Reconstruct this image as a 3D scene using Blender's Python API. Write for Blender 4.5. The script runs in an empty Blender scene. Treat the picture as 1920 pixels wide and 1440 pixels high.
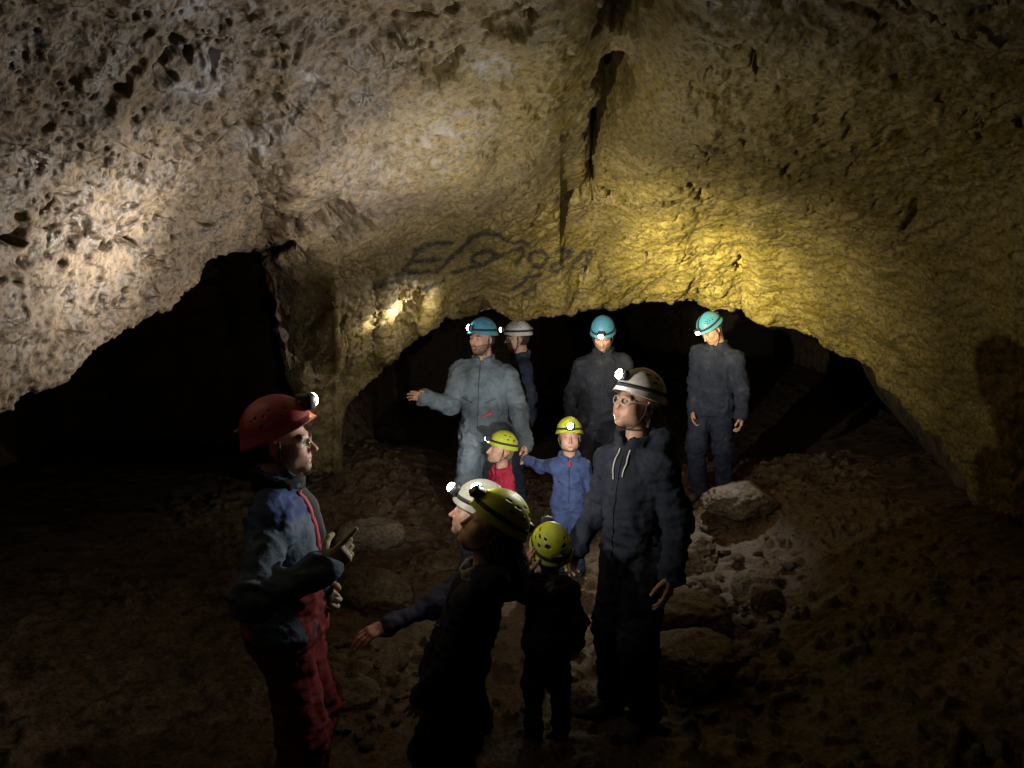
import bpy, math, random
import numpy as np
from mathutils import Vector, Matrix
from mathutils.bvhtree import BVHTree

S = bpy.context.scene
COL = S.collection
rad = math.radians
random.seed(7)
np.random.seed(7)

# ------------------------------------------------------------------ camera, world, exposure
FPX = 1450.0                    # focal length in pixels of a 1920 x 1440 frame
CAM_H = 2.15
PITCH = rad(7.9)
cam_d = bpy.data.cameras.new('camera')
cam_d.sensor_width = 36.0
cam_d.lens = 36.0 * FPX / 1920.0
cam_d.clip_start = 0.05
cam_d.clip_end = 200.0
cam = bpy.data.objects.new('camera', cam_d)
COL.objects.link(cam)
cam.location = (0, 0, CAM_H)
cam.rotation_euler = (math.pi / 2 - PITCH, 0, 0)
S.camera = cam

world = bpy.data.worlds.new('World')
S.world = world
world.use_nodes = True
world.node_tree.nodes['Background'].inputs[0].default_value = (0.0, 0.0, 0.0, 1)   # underground: no sky reaches the chamber
world.node_tree.nodes['Background'].inputs[1].default_value = 0.0

S.view_settings.view_transform = 'Standard'
S.view_settings.look = 'None'
S.view_settings.exposure = 0.4
S.view_settings.gamma = 1.0
S.view_settings.use_curve_mapping = False
S.render.engine = 'CYCLES'
S.cycles.use_denoising = True
S.cycles.max_bounces = 4
S.cycles.diffuse_bounces = 2
S.cycles.glossy_bounces = 2
S.cycles.sample_clamp_indirect = 4.0
S.cycles.use_light_tree = True


def P(u, v, y):
    """world point seen at pixel (u, v) of the 1920 x 1440 frame, y metres in front of the camera"""
    a = (u - 960.0) / FPX
    b = -(v - 720.0) / FPX
    cp, sp = math.cos(PITCH), math.sin(PITCH)
    dy = cp + b * sp
    dz = -sp + b * cp
    t = y / dy
    return np.array([a * t, y, CAM_H + dz * t])


def project(V):
    cp, sp = math.cos(PITCH), math.sin(PITCH)
    x, y, z = V[:, 0], V[:, 1], V[:, 2] - CAM_H
    f = y * cp - z * sp
    up = y * sp + z * cp
    f = np.where(f > 0.05, f, 0.05)
    return 960 + FPX * x / f, 720 - FPX * up / f


# ------------------------------------------------------------------ numpy noise
def _h(ix, iy, iz, seed):
    n = (ix.astype(np.uint32) * np.uint32(374761393) + iy.astype(np.uint32) * np.uint32(668265263)
         + iz.astype(np.uint32) * np.uint32(2147483647 - 99173) + np.uint32(seed * 1013904223 & 0xffffffff))
    n = (n ^ (n >> np.uint32(13))) * np.uint32(1274126177)
    n = n ^ (n >> np.uint32(16))
    return n


def vnoise(p, seed=0):
    """gradient noise, about -1..1"""
    p = np.asarray(p, dtype=np.float32)
    i = np.floor(p).astype(np.int64)
    f = p - i
    i = (i + 100000)
    w = f * f * f * (f * (f * 6 - 15) + 10)
    out = None
    acc = np.zeros(len(p), dtype=np.float32)
    for dx in (0, 1):
        wx = w[:, 0] if dx else 1 - w[:, 0]
        for dy in (0, 1):
            wy = w[:, 1] if dy else 1 - w[:, 1]
            for dz in (0, 1):
                wz = w[:, 2] if dz else 1 - w[:, 2]
                h = _h(i[:, 0] + dx, i[:, 1] + dy, i[:, 2] + dz, seed)
                gx = ((h & np.uint32(1023)).astype(np.float32) / 511.5 - 1)
                gy = (((h >> np.uint32(10)) & np.uint32(1023)).astype(np.float32) / 511.5 - 1)
                gz = (((h >> np.uint32(20)) & np.uint32(1023)).astype(np.float32) / 511.5 - 1)
                acc += wx * wy * wz * (gx * (f[:, 0] - dx) + gy * (f[:, 1] - dy) + gz * (f[:, 2] - dz))
    return acc * 1.5


def fbm(p, octaves=4, seed=0, gain=0.5, lac=2.03, ridged=False):
    a, out, tot = 1.0, 0.0, 0.0
    q = np.array(p, dtype=np.float32)
    for o in range(octaves):
        n = vnoise(q, seed + o * 17)
        if ridged:
            n = 1 - 2 * np.abs(n)
        out = out + a * n
        tot += a
        a *= gain
        q = q * lac + 13.7
    return out / tot


def worley(p, seed=0):
    """distance to the nearest feature point of a jittered lattice and that cell's random value"""
    p = np.asarray(p, dtype=np.float32)
    i = np.floor(p).astype(np.int64) + 100000
    f = p - np.floor(p)
    best = np.full(len(p), 9.0, dtype=np.float32)
    val = np.zeros(len(p), dtype=np.float32)
    for dx in (-1, 0, 1):
        for dy in (-1, 0, 1):
            for dz in (-1, 0, 1):
                h = _h(i[:, 0] + dx, i[:, 1] + dy, i[:, 2] + dz, seed)
                jx = (h & np.uint32(1023)).astype(np.float32) / 1023.0
                jy = ((h >> np.uint32(10)) & np.uint32(1023)).astype(np.float32) / 1023.0
                jz = ((h >> np.uint32(20)) & np.uint32(1023)).astype(np.float32) / 1023.0
                d = (dx + jx - f[:, 0]) ** 2 + (dy + jy - f[:, 1]) ** 2 + (dz + jz - f[:, 2]) ** 2
                m = d < best
                best = np.where(m, d, best)
                val = np.where(m, ((h >> np.uint32(5)) & np.uint32(255)).astype(np.float32) / 255.0, val)
    return np.sqrt(best), val


def sstep(a, b, x):
    t = np.clip((x - a) / (b - a), 0, 1)
    return t * t * (3 - 2 * t)


# ------------------------------------------------------------------ mesh helpers
def mesh_np(name, V, Q, smooth=True):
    V = np.asarray(V, dtype=np.float32)
    Q = np.asarray(Q, dtype=np.int32)
    me = bpy.data.meshes.new(name)
    k = Q.shape[1]
    me.vertices.add(len(V))
    me.vertices.foreach_set('co', V.ravel())
    me.loops.add(len(Q) * k)
    me.loops.foreach_set('vertex_index', Q.ravel())
    me.polygons.add(len(Q))
    me.polygons.foreach_set('loop_start', np.arange(0, len(Q) * k, k, dtype=np.int32))
    me.polygons.foreach_set('use_smooth', np.full(len(Q), smooth, dtype=bool))
    me.update(calc_edges=True)
    me.validate()
    return me


def set_col(me, rgb, name='Col'):
    a = me.color_attributes.new(name, 'FLOAT_COLOR', 'POINT')
    c = np.ones((len(me.vertices), 4), dtype=np.float32)
    c[:, :3] = rgb
    a.data.foreach_set('color', c.ravel())


def set_float(me, val, name):
    a = me.attributes.new(name, 'FLOAT', 'POINT')
    a.data.foreach_set('value', np.asarray(val, dtype=np.float32))


def link(name, me, mat=None, parent=None):
    o = bpy.data.objects.new(name, me)
    COL.objects.link(o)
    if mat is not None and me is not None and len(me.materials) == 0:
        me.materials.append(mat)
    if parent is not None:
        o.parent = parent
    return o


def tag(o, label=None, cat=None, group=None, kind=None):
    if label: o['label'] = label
    if cat: o['category'] = cat
    if group: o['group'] = group
    if kind: o['kind'] = kind
    return o


def vnormals(V, Q):
    a = V[Q[:, 2]] - V[Q[:, 0]]
    b = V[Q[:, -1]] - V[Q[:, 1]]
    n = np.cross(a, b)
    out = np.zeros_like(V)
    for c in range(Q.shape[1]):
        for ax in range(3):
            out[:, ax] += np.bincount(Q[:, c], weights=n[:, ax], minlength=len(V))
    return out / (np.linalg.norm(out, axis=1, keepdims=True) + 1e-12)


def grid_quads(nr, nc, closed=False):
    r = np.arange(nr - 1)[:, None]
    c = np.arange(nc if closed else nc - 1)[None, :]
    c2 = (c + 1) % nc
    return np.stack([r * nc + c, r * nc + c2, (r + 1) * nc + c2, (r + 1) * nc + c], axis=-1).reshape(-1, 4)


def tube(pts, r, seg=8, closed=False, flat=1.0, caps=True):
    """vertices and quads of a tube along pts; r may be a list; flat squeezes the section along its second axis"""
    pts = np.asarray(pts, dtype=float)
    n = len(pts)
    r = np.broadcast_to(np.asarray(r, dtype=float), (n,))
    T = np.zeros_like(pts)
    T[1:-1] = pts[2:] - pts[:-2]
    T[0] = pts[1] - pts[0]
    T[-1] = pts[-1] - pts[-2]
    if closed:
        T[0] = pts[1] - pts[-1]
        T[-1] = pts[0] - pts[-2]
    T /= np.linalg.norm(T, axis=1, keepdims=True) + 1e-9
    up = np.array([0.31, 0.2, 0.93])
    V = []
    for i in range(n):
        a = np.cross(T[i], up); a /= np.linalg.norm(a) + 1e-9
        b = np.cross(T[i], a)
        for k in range(seg):
            t = 2 * math.pi * k / seg
            V.append(pts[i] + r[i] * (math.cos(t) * a + math.sin(t) * b * flat))
    Q = grid_quads(n, seg, True)
    if closed:
        last = (n - 1) * seg
        Q = np.vstack([Q, [[last + k, last + (k + 1) % seg, (k + 1) % seg, k] for k in range(seg)]])
    return np.array(V), Q


def merge(parts):
    Vs, Qs, off = [], [], 0
    for V, Q in parts:
        Vs.append(np.asarray(V)); Qs.append(np.asarray(Q) + off); off += len(V)
    return np.vstack(Vs), np.vstack(Qs)


def spline(pts, n):
    pts = np.asarray(pts, dtype=float)
    m = len(pts)
    t = np.linspace(0, m - 1, n)
    return pchip(pts, t)


def pchip(Y, t):
    """monotone cubic through samples Y at 0..m-1 along axis 0"""
    Y = np.asarray(Y, dtype=float)
    m = Y.shape[0]
    d = Y[1:] - Y[:-1]
    T = np.zeros_like(Y)
    a, b = d[:-1], d[1:]
    same = a * b > 0
    T[1:-1] = np.where(same, 2 * a * b / np.where(same, a + b, 1), 0)
    T[0], T[-1] = d[0], d[-1]
    i = np.clip(np.floor(t).astype(int), 0, m - 2)
    f = (t - i).reshape((-1,) + (1,) * (Y.ndim - 1))
    h00 = 2 * f ** 3 - 3 * f ** 2 + 1
    h10 = f ** 3 - 2 * f ** 2 + f
    h01 = -2 * f ** 3 + 3 * f ** 2
    h11 = f ** 3 - f ** 2
    return h00 * Y[i] + h10 * T[i] + h01 * Y[i + 1] + h11 * T[i + 1]


def box_mesh(sx, sy, sz, bev=0.15):
    """bevelled box as vertices and quads (a squeezed super-ellipsoid grid)"""
    nu, nv = 20, 11
    V = []
    for j in range(nv):
        th = -math.pi / 2 + math.pi * j / (nv - 1)
        for i in range(nu):
            ph = 2 * math.pi * i / nu
            e = bev
            c = lambda w: math.copysign(abs(math.cos(w)) ** e, math.cos(w))
            s = lambda w: math.copysign(abs(math.sin(w)) ** e, math.sin(w))
            V.append((sx / 2 * c(th) * c(ph), sy / 2 * c(th) * s(ph), sz / 2 * s(th)))
    return np.array(V), grid_quads(nv, nu, True)


# ------------------------------------------------------------------ materials
def mat_new(name):
    m = bpy.data.materials.new(name)
    m.use_nodes = True
    nt = m.node_tree
    b = nt.nodes['Principled BSDF']
    return m, nt, b


def noise_node(nt, scale, detail=4, rough=0.55, coord='Object', vec=None):
    n = nt.nodes.new('ShaderNodeTexNoise')
    n.inputs['Scale'].default_value = scale
    n.inputs['Detail'].default_value = detail
    n.inputs['Roughness'].default_value = rough
    if vec is None:
        tc = nt.nodes.new('ShaderNodeTexCoord')
        vec = tc.outputs[coord]
    nt.links.new(vec, n.inputs['Vector'])
    return n


def ramp(nt, src, stops):
    r = nt.nodes.new('ShaderNodeValToRGB')
    e = r.color_ramp.elements
    e[0].position, e[0].color = stops[0][0], (*stops[0][1], 1)
    e[1].position, e[1].color = stops[1][0], (*stops[1][1], 1)
    for p, c in stops[2:]:
        x = e.new(p); x.color = (*c, 1)
    nt.links.new(src, r.inputs['Fac'])
    return r


def mixc(nt, fac, a, b, mode='MIX'):
    m = nt.nodes.new('ShaderNodeMix')
    m.data_type = 'RGBA'
    m.blend_type = mode
    if isinstance(fac, (int, float)): m.inputs['Factor'].default_value = fac
    else: nt.links.new(fac, m.inputs['Factor'])
    for k, s in (('A', a), ('B', b)):
        sock = [i for i in m.inputs if i.name == k and i.type == 'RGBA'][0]
        if isinstance(s, tuple): sock.default_value = (*s, 1)
        else: nt.links.new(s, sock)
    return [o for o in m.outputs if o.type == 'RGBA'][0]


def math_node(nt, op, a, b):
    m = nt.nodes.new('ShaderNodeMath'); m.operation = op
    for k, s in enumerate((a, b)):
        if isinstance(s, (int, float)): m.inputs[k].default_value = s
        else: nt.links.new(s, m.inputs[k])
    return m.outputs[0]


def attr(nt, name):
    a = nt.nodes.new('ShaderNodeAttribute')
    a.attribute_name = name
    return a


def rock_material(name, c1, c2, c3, pale=True, bump=0.6, wet=0.25):
    m, nt, b = mat_new(name)
    big = noise_node(nt, 0.9, 3, 0.6)
    mid = noise_node(nt, 6.0, 5, 0.68)
    sp = noise_node(nt, 42.0, 4, 0.68)
    col = mixc(nt, ramp(nt, big.outputs['Fac'], [(0.38, (0, 0, 0)), (0.62, (1, 1, 1))]).outputs[0], c1, c2)
    col = mixc(nt, ramp(nt, mid.outputs['Fac'], [(0.47, (0, 0, 0)), (0.66, (1, 1, 1))]).outputs[0], col, c3)
    col = mixc(nt, 1.0, col, ramp(nt, mid.outputs['Fac'], [(0.34, (0.36, 0.30, 0.24)), (0.45, (1, 1, 1))]).outputs[0], 'MULTIPLY')
    col = mixc(nt, 1.0, col, ramp(nt, sp.outputs['Fac'], [(0.34, (0.22, 0.19, 0.16)), (0.48, (0.95, 0.95, 0.95)), (0.70, (1.6, 1.55, 1.5))]).outputs[0], 'MULTIPLY')
    if pale:
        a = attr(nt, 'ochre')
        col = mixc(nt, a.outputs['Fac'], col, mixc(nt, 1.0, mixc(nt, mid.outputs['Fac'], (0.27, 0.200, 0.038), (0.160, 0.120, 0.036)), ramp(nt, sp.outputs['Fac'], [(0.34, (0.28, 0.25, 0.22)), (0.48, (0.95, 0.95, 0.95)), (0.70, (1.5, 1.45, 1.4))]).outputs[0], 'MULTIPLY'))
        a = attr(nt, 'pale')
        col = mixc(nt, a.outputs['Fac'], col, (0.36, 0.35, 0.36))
        a = attr(nt, 'dark_patch')
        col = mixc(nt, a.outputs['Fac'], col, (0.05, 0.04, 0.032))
    nt.links.new(col, b.inputs['Base Color'])
    rr = ramp(nt, mid.outputs['Fac'], [(0.35, (0.55 - wet,) * 3), (0.6, (0.85,) * 3)])
    nt.links.new(rr.outputs[0], b.inputs['Roughness'])
    b.inputs['Specular IOR Level'].default_value = 0.5
    bp = nt.nodes.new('ShaderNodeBump')
    bp.inputs['Strength'].default_value = bump
    bp.inputs['Distance'].default_value = 0.014
    nt.links.new(sp.outputs['Fac'], bp.inputs['Height'])
    nt.links.new(bp.outputs[0], b.inputs['Normal'])
    return m


M = {}
M['rock'] = rock_material('cave_rock', (0.155, 0.108, 0.062), (0.122, 0.090, 0.058), (0.195, 0.142, 0.086))
M['floor'] = rock_material('cave_floor_earth', (0.098, 0.058, 0.027), (0.072, 0.044, 0.024), (0.12, 0.077, 0.040), pale=False, bump=0.8, wet=0.15)
M['boulder'] = rock_material('boulder_rock', (0.125, 0.092, 0.058), (0.092, 0.070, 0.046), (0.165, 0.127, 0.085), pale=False, bump=0.8, wet=0.15)
# ------------------------------------------------------------------ the cave: one vault lofted through profiles
# columns: (direction u, depth at frame top, depth at 55 % of the way down, lip row, lip depth, recess back depth)
CO = [(-900, 1.08, 1.38, 1010, 1.6, 6.87), (-500, 1.26, 1.63, 930, 1.9, 8.11), (-200, 1.51, 1.85, 850, 2.15, 8.70),
      (0, 1.79, 2.15, 775, 2.45, 8.86), (90, 1.92, 2.32, 715, 2.65, 8.79), (180, 2.06, 2.49, 648, 2.9, 8.71), (260, 2.15, 2.67, 603, 3.15, 8.62),
      (320, 2.22, 2.79, 565, 3.4, 8.53), (380, 2.24, 2.98, 510, 3.7, 8.43), (430, 2.28, 3.13, 468, 3.95, 8.34), (465, 2.31, 3.27, 446, 4.25, 8.23),
      (490, 2.34, 3.29, 462, 4.6, 8.00), (516, 2.37, 3.31, 545, 5.1, 8.00), (542, 2.40, 3.32, 690, 5.7, 8.00), (570, 2.44, 3.40, 884, 6.7, 7.60),
      (600, 2.49, 3.49, 882, 7, 7.60), (626, 2.53, 3.57, 878, 7.2, 8.00), (638, 2.55, 3.62, 790, 6.95, 11.25), (675, 2.60, 3.76, 716, 6.75, 12.73), (720, 2.67, 3.92, 672, 6.65, 13.27),
      (775, 2.71, 4.03, 632, 6.6, 13.32), (825, 2.71, 4.11, 598, 6.6, 13.32), (870, 2.74, 4.19, 586, 6.7, 13.21), (950, 2.77, 4.4, 592, 6.8, 13.10),
      (1020, 2.81, 4.48, 590, 6.9, 12.99), (1085, 2.87, 4.52, 582, 6.95, 12.94), (1150, 2.87, 4.52, 574, 7, 12.88), (1230, 2.84, 4.48, 566, 7.1, 15.04),
      (1310, 2.81, 4.44, 568, 7.3, 14.65), (1390, 2.77, 4.4, 580, 7.5, 14.26), (1460, 2.74, 4.36, 606, 7.3, 14.06), (1540, 2.71, 4.32, 640, 7, 13.76),
      (1620, 2.67, 4.23, 684, 6.7, 13.46), (1700, 2.64, 4.15, 748, 6.35, 12.68), (1790, 2.57, 4.03, 850, 6, 12.5), (1890, 2.51, 3.9, 990, 5.6, 9.5),
      (2020, 2.38, 3.69, 1110, 5.2, 6.60), (2300, 2.11, 3.24, 1300, 4.3, 4.60), (2700, 1.72, 2.49, 1450, 3.2, 3.50)]
VR = [0.0, 100.0, 200.0, 300.0, 390.0]                # shared rows of the upper slope; below them, fractions down to the lip
FR = [0.25, 0.5, 0.75, 1.0]
RP = [5, 5.5, 6, 6.5, 7, 7.5, 8, 8.5, 9]
rj = np.random.RandomState(21)
more = []
for p, q_ in zip(CO[:-1], CO[1:]):                    # break the lip line up between the measured columns
    more.append(p)
    if (560 < p[0] < 1800 or -300 < p[0] < 470) and q_[0] - p[0] > 40:
        m_ = [(a_ + b_) / 2 for a_, b_ in zip(p, q_)]
        k_ = 1.0 if p[0] > 560 else .0
        m_[3] += rj.uniform(-13, 9) * (.4 + .6 * k_); m_[4] += rj.uniform(-.2, .12) * k_
        more.append(tuple(m_))
CO = [(c_[0], c_[1], c_[2], c_[3], c_[4], c_[4] + (c_[5] - c_[4]) * (1 + min(1, max(0, (c_[0] - 1000) / 100)) * min(1, max(0, (2080 - c_[0]) / 340)))) for c_ in more + [CO[-1]]]   # recess back pushed deeper towards the right to keep its wall dark


def cave_columns():
    cols = []
    for (u, dt, dm, lv, ld, bd) in CO:
        a = (u - 960.0) / FPX
        fx = max(-3.0, min(3.4, a * 2.7))
        p5 = P(u, 0, dt)
        c = [np.array([fx, -3.2, -0.5]), np.array([fx, -3.0, 1.5]), np.array([fx * .95, -1.3, 3.1]),
             np.array([fx * .9, 0.6, p5[2] + .12]), P(u, -350, 0.62 * dt)]
        # depth along the visible slope: quadratic through dt (0), dm (.55), ld (1)
        for v in VR + [390.0 + (lv - 390.0) * f for f in FR]:
            # dm is the depth 300 rows down
            L = dt + (dm - dt) * (v / 300.0) ** 1.1 if v <= 300 else dm + (ld - dm) * ((v - 300.0) / (lv - 300.0))
            c.append(P(u, v, L))
        lip = c[-1]
        zc = max(lip[2], 0)
        top = zc + 0.40 if lip[2] > 0.6 else lip[2] - .2
        y1 = min(ld + .3, bd)
        bx = max(-5.2, min(7.0, a * bd * .8))
        c.append(np.array([a * (ld + .3), ld + .3, zc + 0.22 if lip[2] > .6 else lip[2] - .1]))
        c.append(np.array([max(-4.8, min(5.2, a * (ld * .5 + bd * .5))), ld * .5 + bd * .5, top]))
        c.append(np.array([bx, bd, max(top * .55, -.2)]))
        c.append(np.array([bx, bd + .1, -.6]))
        cols.append(c)
    # closing side walls
    n = len(cols[0])
    ys = [q[1] for q in cols[0]]
    left1 = [np.array([min(q[0] - .55, -2.2 - .16 * max(0, q[1])), q[1], min(q[2], 1.0)]) for q in cols[0]]
    left2 = [np.array([q[0] - .35, q[1], -.6]) for q in left1]
    right1 = [np.array([max(q[0] + .5, 3.1), q[1], min(q[2], 1.0)]) for q in cols[-1]]
    right2 = [np.array([q[0] + .4, q[1], -.6]) for q in right1]
    return np.array([left2, left1] + cols + [right1, right2])


CTRL = cave_columns()
us = [None, None] + [c[0] for c in CO] + [None, None]
tc = []
for i in range(len(us) - 1):
    if us[i] is None or us[i + 1] is None: k = 14
    else:
        inside = us[i + 1] > 0 and us[i] < 1920
        k = max(6, int(abs(us[i + 1] - us[i]) * (0.533 / 1.25 if inside else .09)))
    tc += [i + j / k for j in range(k)]
tc.append(len(us) - 1)
rows_n = [12, 14, 16, 18, 26, 43, 43, 43, 40, 30, 30, 32, 34, 34, 26, 30, 26]
tr = []
for i, k in enumerate(rows_n):
    tr += [i + j / k for j in range(k)]
tr.append(len(rows_n))
tc, tr = np.array(tc), np.array(tr)
A = pchip(CTRL, tc)                                   # columns x ctrl rows x 3
B = pchip(np.swapaxes(A, 0, 1), tr)                   # rows x columns x 3
NR, NC = B.shape[:2]
CV = B.reshape(-1, 3)
CQ = grid_quads(NR, NC)
CN = vnormals(CV, CQ)
mid = np.array([0, 3.0, 1.2])
# orient the normals into the chamber (checked at the middle of the visible slope)
k = np.argmin(np.linalg.norm(CV - P(1000, 250, 5.0), axis=1))
if np.dot(CN[k], np.array([0, 0, CAM_H]) - CV[k]) < 0:
    CN = -CN
    CQ = CQ[:, ::-1]
LR = 5 + len(RP) - 1
rp = np.where(tr <= 5, tr, np.where(tr <= LR, np.interp(tr, np.arange(5, LR + 1), RP), tr - LR + 9))
rowpar = np.repeat(rp, NC)                            # 5..9 is the slope in view, 9 is the lip
pu, pv = project(CV)
face = sstep(3.5, 4.6, rowpar) * (1 - sstep(9.0, 9.25, rowpar))   # the rock face this side of the lip


def seg_dist(u, v, pts, wob=0):
    best = np.full(len(u), 1e9)
    for (x0, y0), (x1, y1) in zip(pts[:-1], pts[1:]):
        dx, dy = x1 - x0, y1 - y0
        t = np.clip(((u - x0) * dx + (v - y0) * dy) / (dx * dx + dy * dy + 1e-9), 0, 1)
        best = np.minimum(best, np.hypot(u - x0 - t * dx, v - y0 - t * dy))
    return best


lipf = np.exp(-((rowpar - 9) / .6) ** 2)
D = 0.10 * fbm(CV * 0.8, 3, 1) * (1 - .6 * lipf)
D += lipf * (0.15 * fbm(CV * 2.8 + 31, 5, 91, gain=.6) + .012 * fbm(CV * 17, 3, 92))
D += 0.075 * fbm(CV * 2.2 + 5, 5, 2, gain=.58) * (1 - .35 * lipf)
left = 1 - sstep(560, 900, pu)                        # pitted conglomerate on the left
right = sstep(1100, 1350, pu)                         # flaky bedded rock on the right
ribm = np.exp(-((pu - 690) / 130) ** 2) * sstep(430, 560, pv)
D += (0.014 + 0.010 * left) * fbm(CV * np.array([7, 7, 9]) + 3, 5, 3, gain=.6, ridged=True)
warp = CV + 0.05 * np.stack([vnoise(CV * 6, 41), vnoise(CV * 6, 42), vnoise(CV * 6, 43)], 1)
w1, r1 = worley(warp * 15, 5)
mask1 = sstep(-.15, .35, vnoise(CV * 2.1 + 9, 6) + .30 * left - .05 * right)
D -= 0.024 * (1 - sstep(.05, .42, w1)) * (r1 > .42) * mask1 * (0.45 + .55 * left) * (1 - .7 * lipf)
w2, r2 = worley(warp * 33, 7)
mask2 = sstep(-.25, .25, vnoise(CV * 3.3 + 2, 8) + .25 * left)
D -= 0.013 * (1 - sstep(.08, .45, w2)) * (r2 > .35) * mask2 * (.4 + .6 * left)
# bedding flakes
bed = np.stack([CV[:, 0] * 5 + CV[:, 1] * 2, CV[:, 1] * 5, CV[:, 2] * 26 + CV[:, 0] * 5], 1)
bmask = sstep(-.25, .3, vnoise(CV * 1.9 + 17, 96))
D += 0.014 * right * bmask * fbm(bed, 4, 9, gain=.6, ridged=True)
# broken ledges: terraced noise
tn = fbm(CV * np.array([1.5, 1.5, 2.6]) + 8, 4, 97, gain=.55) * 4.5
tf = tn - np.floor(tn)
D += 0.022 * (np.floor(tn) + sstep(.38, .62, tf) - tn * .75) * (1 - .5 * lipf)
cr = np.stack([CV[:, 0] * 3.2, CV[:, 1] * 3.2, CV[:, 2] * 5], 1)
crack = 1 - sstep(0.0, .045, np.abs(vnoise(cr + .25 * vnoise(CV * 9, 50)[:, None], 12)))
D -= 0.035 * crack * sstep(.05, .3, vnoise(CV * 1.7, 13))
# flowstone drapery on the rib
ang = np.arctan2(CV[:, 1] - 7.4, CV[:, 0] + 1.7)
fl = np.stack([CV[:, 0] * 16 + CV[:, 2] * 3, CV[:, 1] * 16 - CV[:, 2] * 3, CV[:, 2] * 3.5], 1)
D += 0.035 * ribm * fbm(fl, 3, 14, ridged=True)
# clefts and holes in the rock face
wu = pu + 26 * vnoise(CV * 5, 21) + 10 * vnoise(CV * 20, 22)
wv = pv + 26 * vnoise(CV * 5, 23) + 10 * vnoise(CV * 20, 24)


def cleft(pts, w, depth, soft=.6):
    global D
    d = seg_dist(wu, wv, pts)
    D = D - depth * (1 - sstep(w * soft, w * 1.25, d)) * face


groove = seg_dist(pu, pv, [(1215, -300), (1185, 40), (1150, 190), (1118, 330), (1112, 440)])
D -= 0.22 * np.exp(-(groove / 75) ** 2) * face
cleft([(1222, -250), (1198, 0), (1182, 70), (1166, 115)], 33, .85)
cleft([(1156, 205), (1132, 262), (1118, 325)], 22, .65)
cleft([(1150, 200), (1166, 235)], 7, .12)
cleft([(1113, 372), (1110, 425)], 13, .40)
cleft([(1110, 438), (1140, 415), (1165, 400)], 6, .08)
cleft([(640, 420), (672, 415)], 26, .22, .2)
cleft([(560, 430), (600, 395), (650, 385)], 13, .12)
cleft([(505, 468), (560, 470)], 12, .12)
cleft([(1380, 480), (1385, 508)], 6, .10)
cleft([(1300, 350), (1360, 380)], 7, .06)
cleft([(1380, 235), (1392, 262)], 6, .06)
cleft([(1400, 105), (1425, 138)], 6, .05)
cleft([(1440, 298), (1490, 318)], 5, .05)
cleft([(1715, 385), (1705, 430)], 8, .05)
cleft([(300, 95), (345, 85)], 9, .04)
cleft([(402, 92), (392, 130)], 9, .04)
cleft([(285, 135), (315, 140)], 13, .04)
cleft([(350, 90), (360, 98)], 13, .04)
cleft([(0, 470), (30, 468)], 12, .09)
cleft([(200, 455), (245, 440)], 8, .07)
cleft([(800, 140), (865, 110)], 8, .07)
cleft([(930, 60), (975, 45)], 16, .06)
cleft([(745, 575), (800, 545)], 6, .07)
cleft([(1092, 545), (1108, 525)], 7, .12)
cleft([(630, 500), (690, 510)], 9, .06)
cleft([(905, 590), (1010, 560)], 8, .05)
D = D * (1 - .8 * sstep(9.6, 10.6, rowpar)) * (1 - .6 * (1 - sstep(2.5, 4, rowpar)))
CV = CV + CN * D[:, None]
# hollow in the wall left of the rib, running back into the rock
nh = 18 * vnoise(CV * 4, 95)
hol = np.exp(-(((pu + nh - 568) / 48) ** 2 + ((pv + nh - 590) / 88) ** 2) ** 1.6) * (rowpar > 6.2) * (rowpar < 9) * (pu > 480) * (pu < 660)
vd = CV - np.array([0, 0, CAM_H]); vd /= np.linalg.norm(vd, axis=1, keepdims=True)
CV = CV + vd * (0.9 * hol)[:, None]
me = mesh_np('cave_vault', CV, CQ)
CN2 = vnormals(CV, CQ)
pu, pv = project(CV)


def blob(cx, cy, rx, ry):
    return np.exp(-(((pu - cx) / rx) ** 2 + ((pv - cy) / ry) ** 2))


nz = fbm(CV * 16, 5, 31, gain=.65)
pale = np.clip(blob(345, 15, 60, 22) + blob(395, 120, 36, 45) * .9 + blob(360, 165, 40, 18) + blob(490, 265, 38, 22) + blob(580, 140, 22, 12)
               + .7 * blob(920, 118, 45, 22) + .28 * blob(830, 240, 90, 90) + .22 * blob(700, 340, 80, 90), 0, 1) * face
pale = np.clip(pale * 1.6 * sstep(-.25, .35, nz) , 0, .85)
dark_patch = np.clip(.85 * blob(985, 70, 25, 22) + .6 * blob(1180, 50, 70, 130) + .5 * blob(640, 415, 60, 35) + .5 * blob(1150, 420, 45, 25) + .5 * blob(890, 530, 60, 35), 0, 1) * face * sstep(-.4, .2, nz)  # dark rock patches; over clefts and pits they put shade into the colour
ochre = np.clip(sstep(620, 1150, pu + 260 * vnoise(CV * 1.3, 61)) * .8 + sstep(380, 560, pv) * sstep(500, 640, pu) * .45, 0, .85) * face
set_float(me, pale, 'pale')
set_float(me, dark_patch * .8, 'dark_patch')
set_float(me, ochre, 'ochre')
vault = tag(link('cave_ceiling', me, M['rock']), kind='structure')

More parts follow.
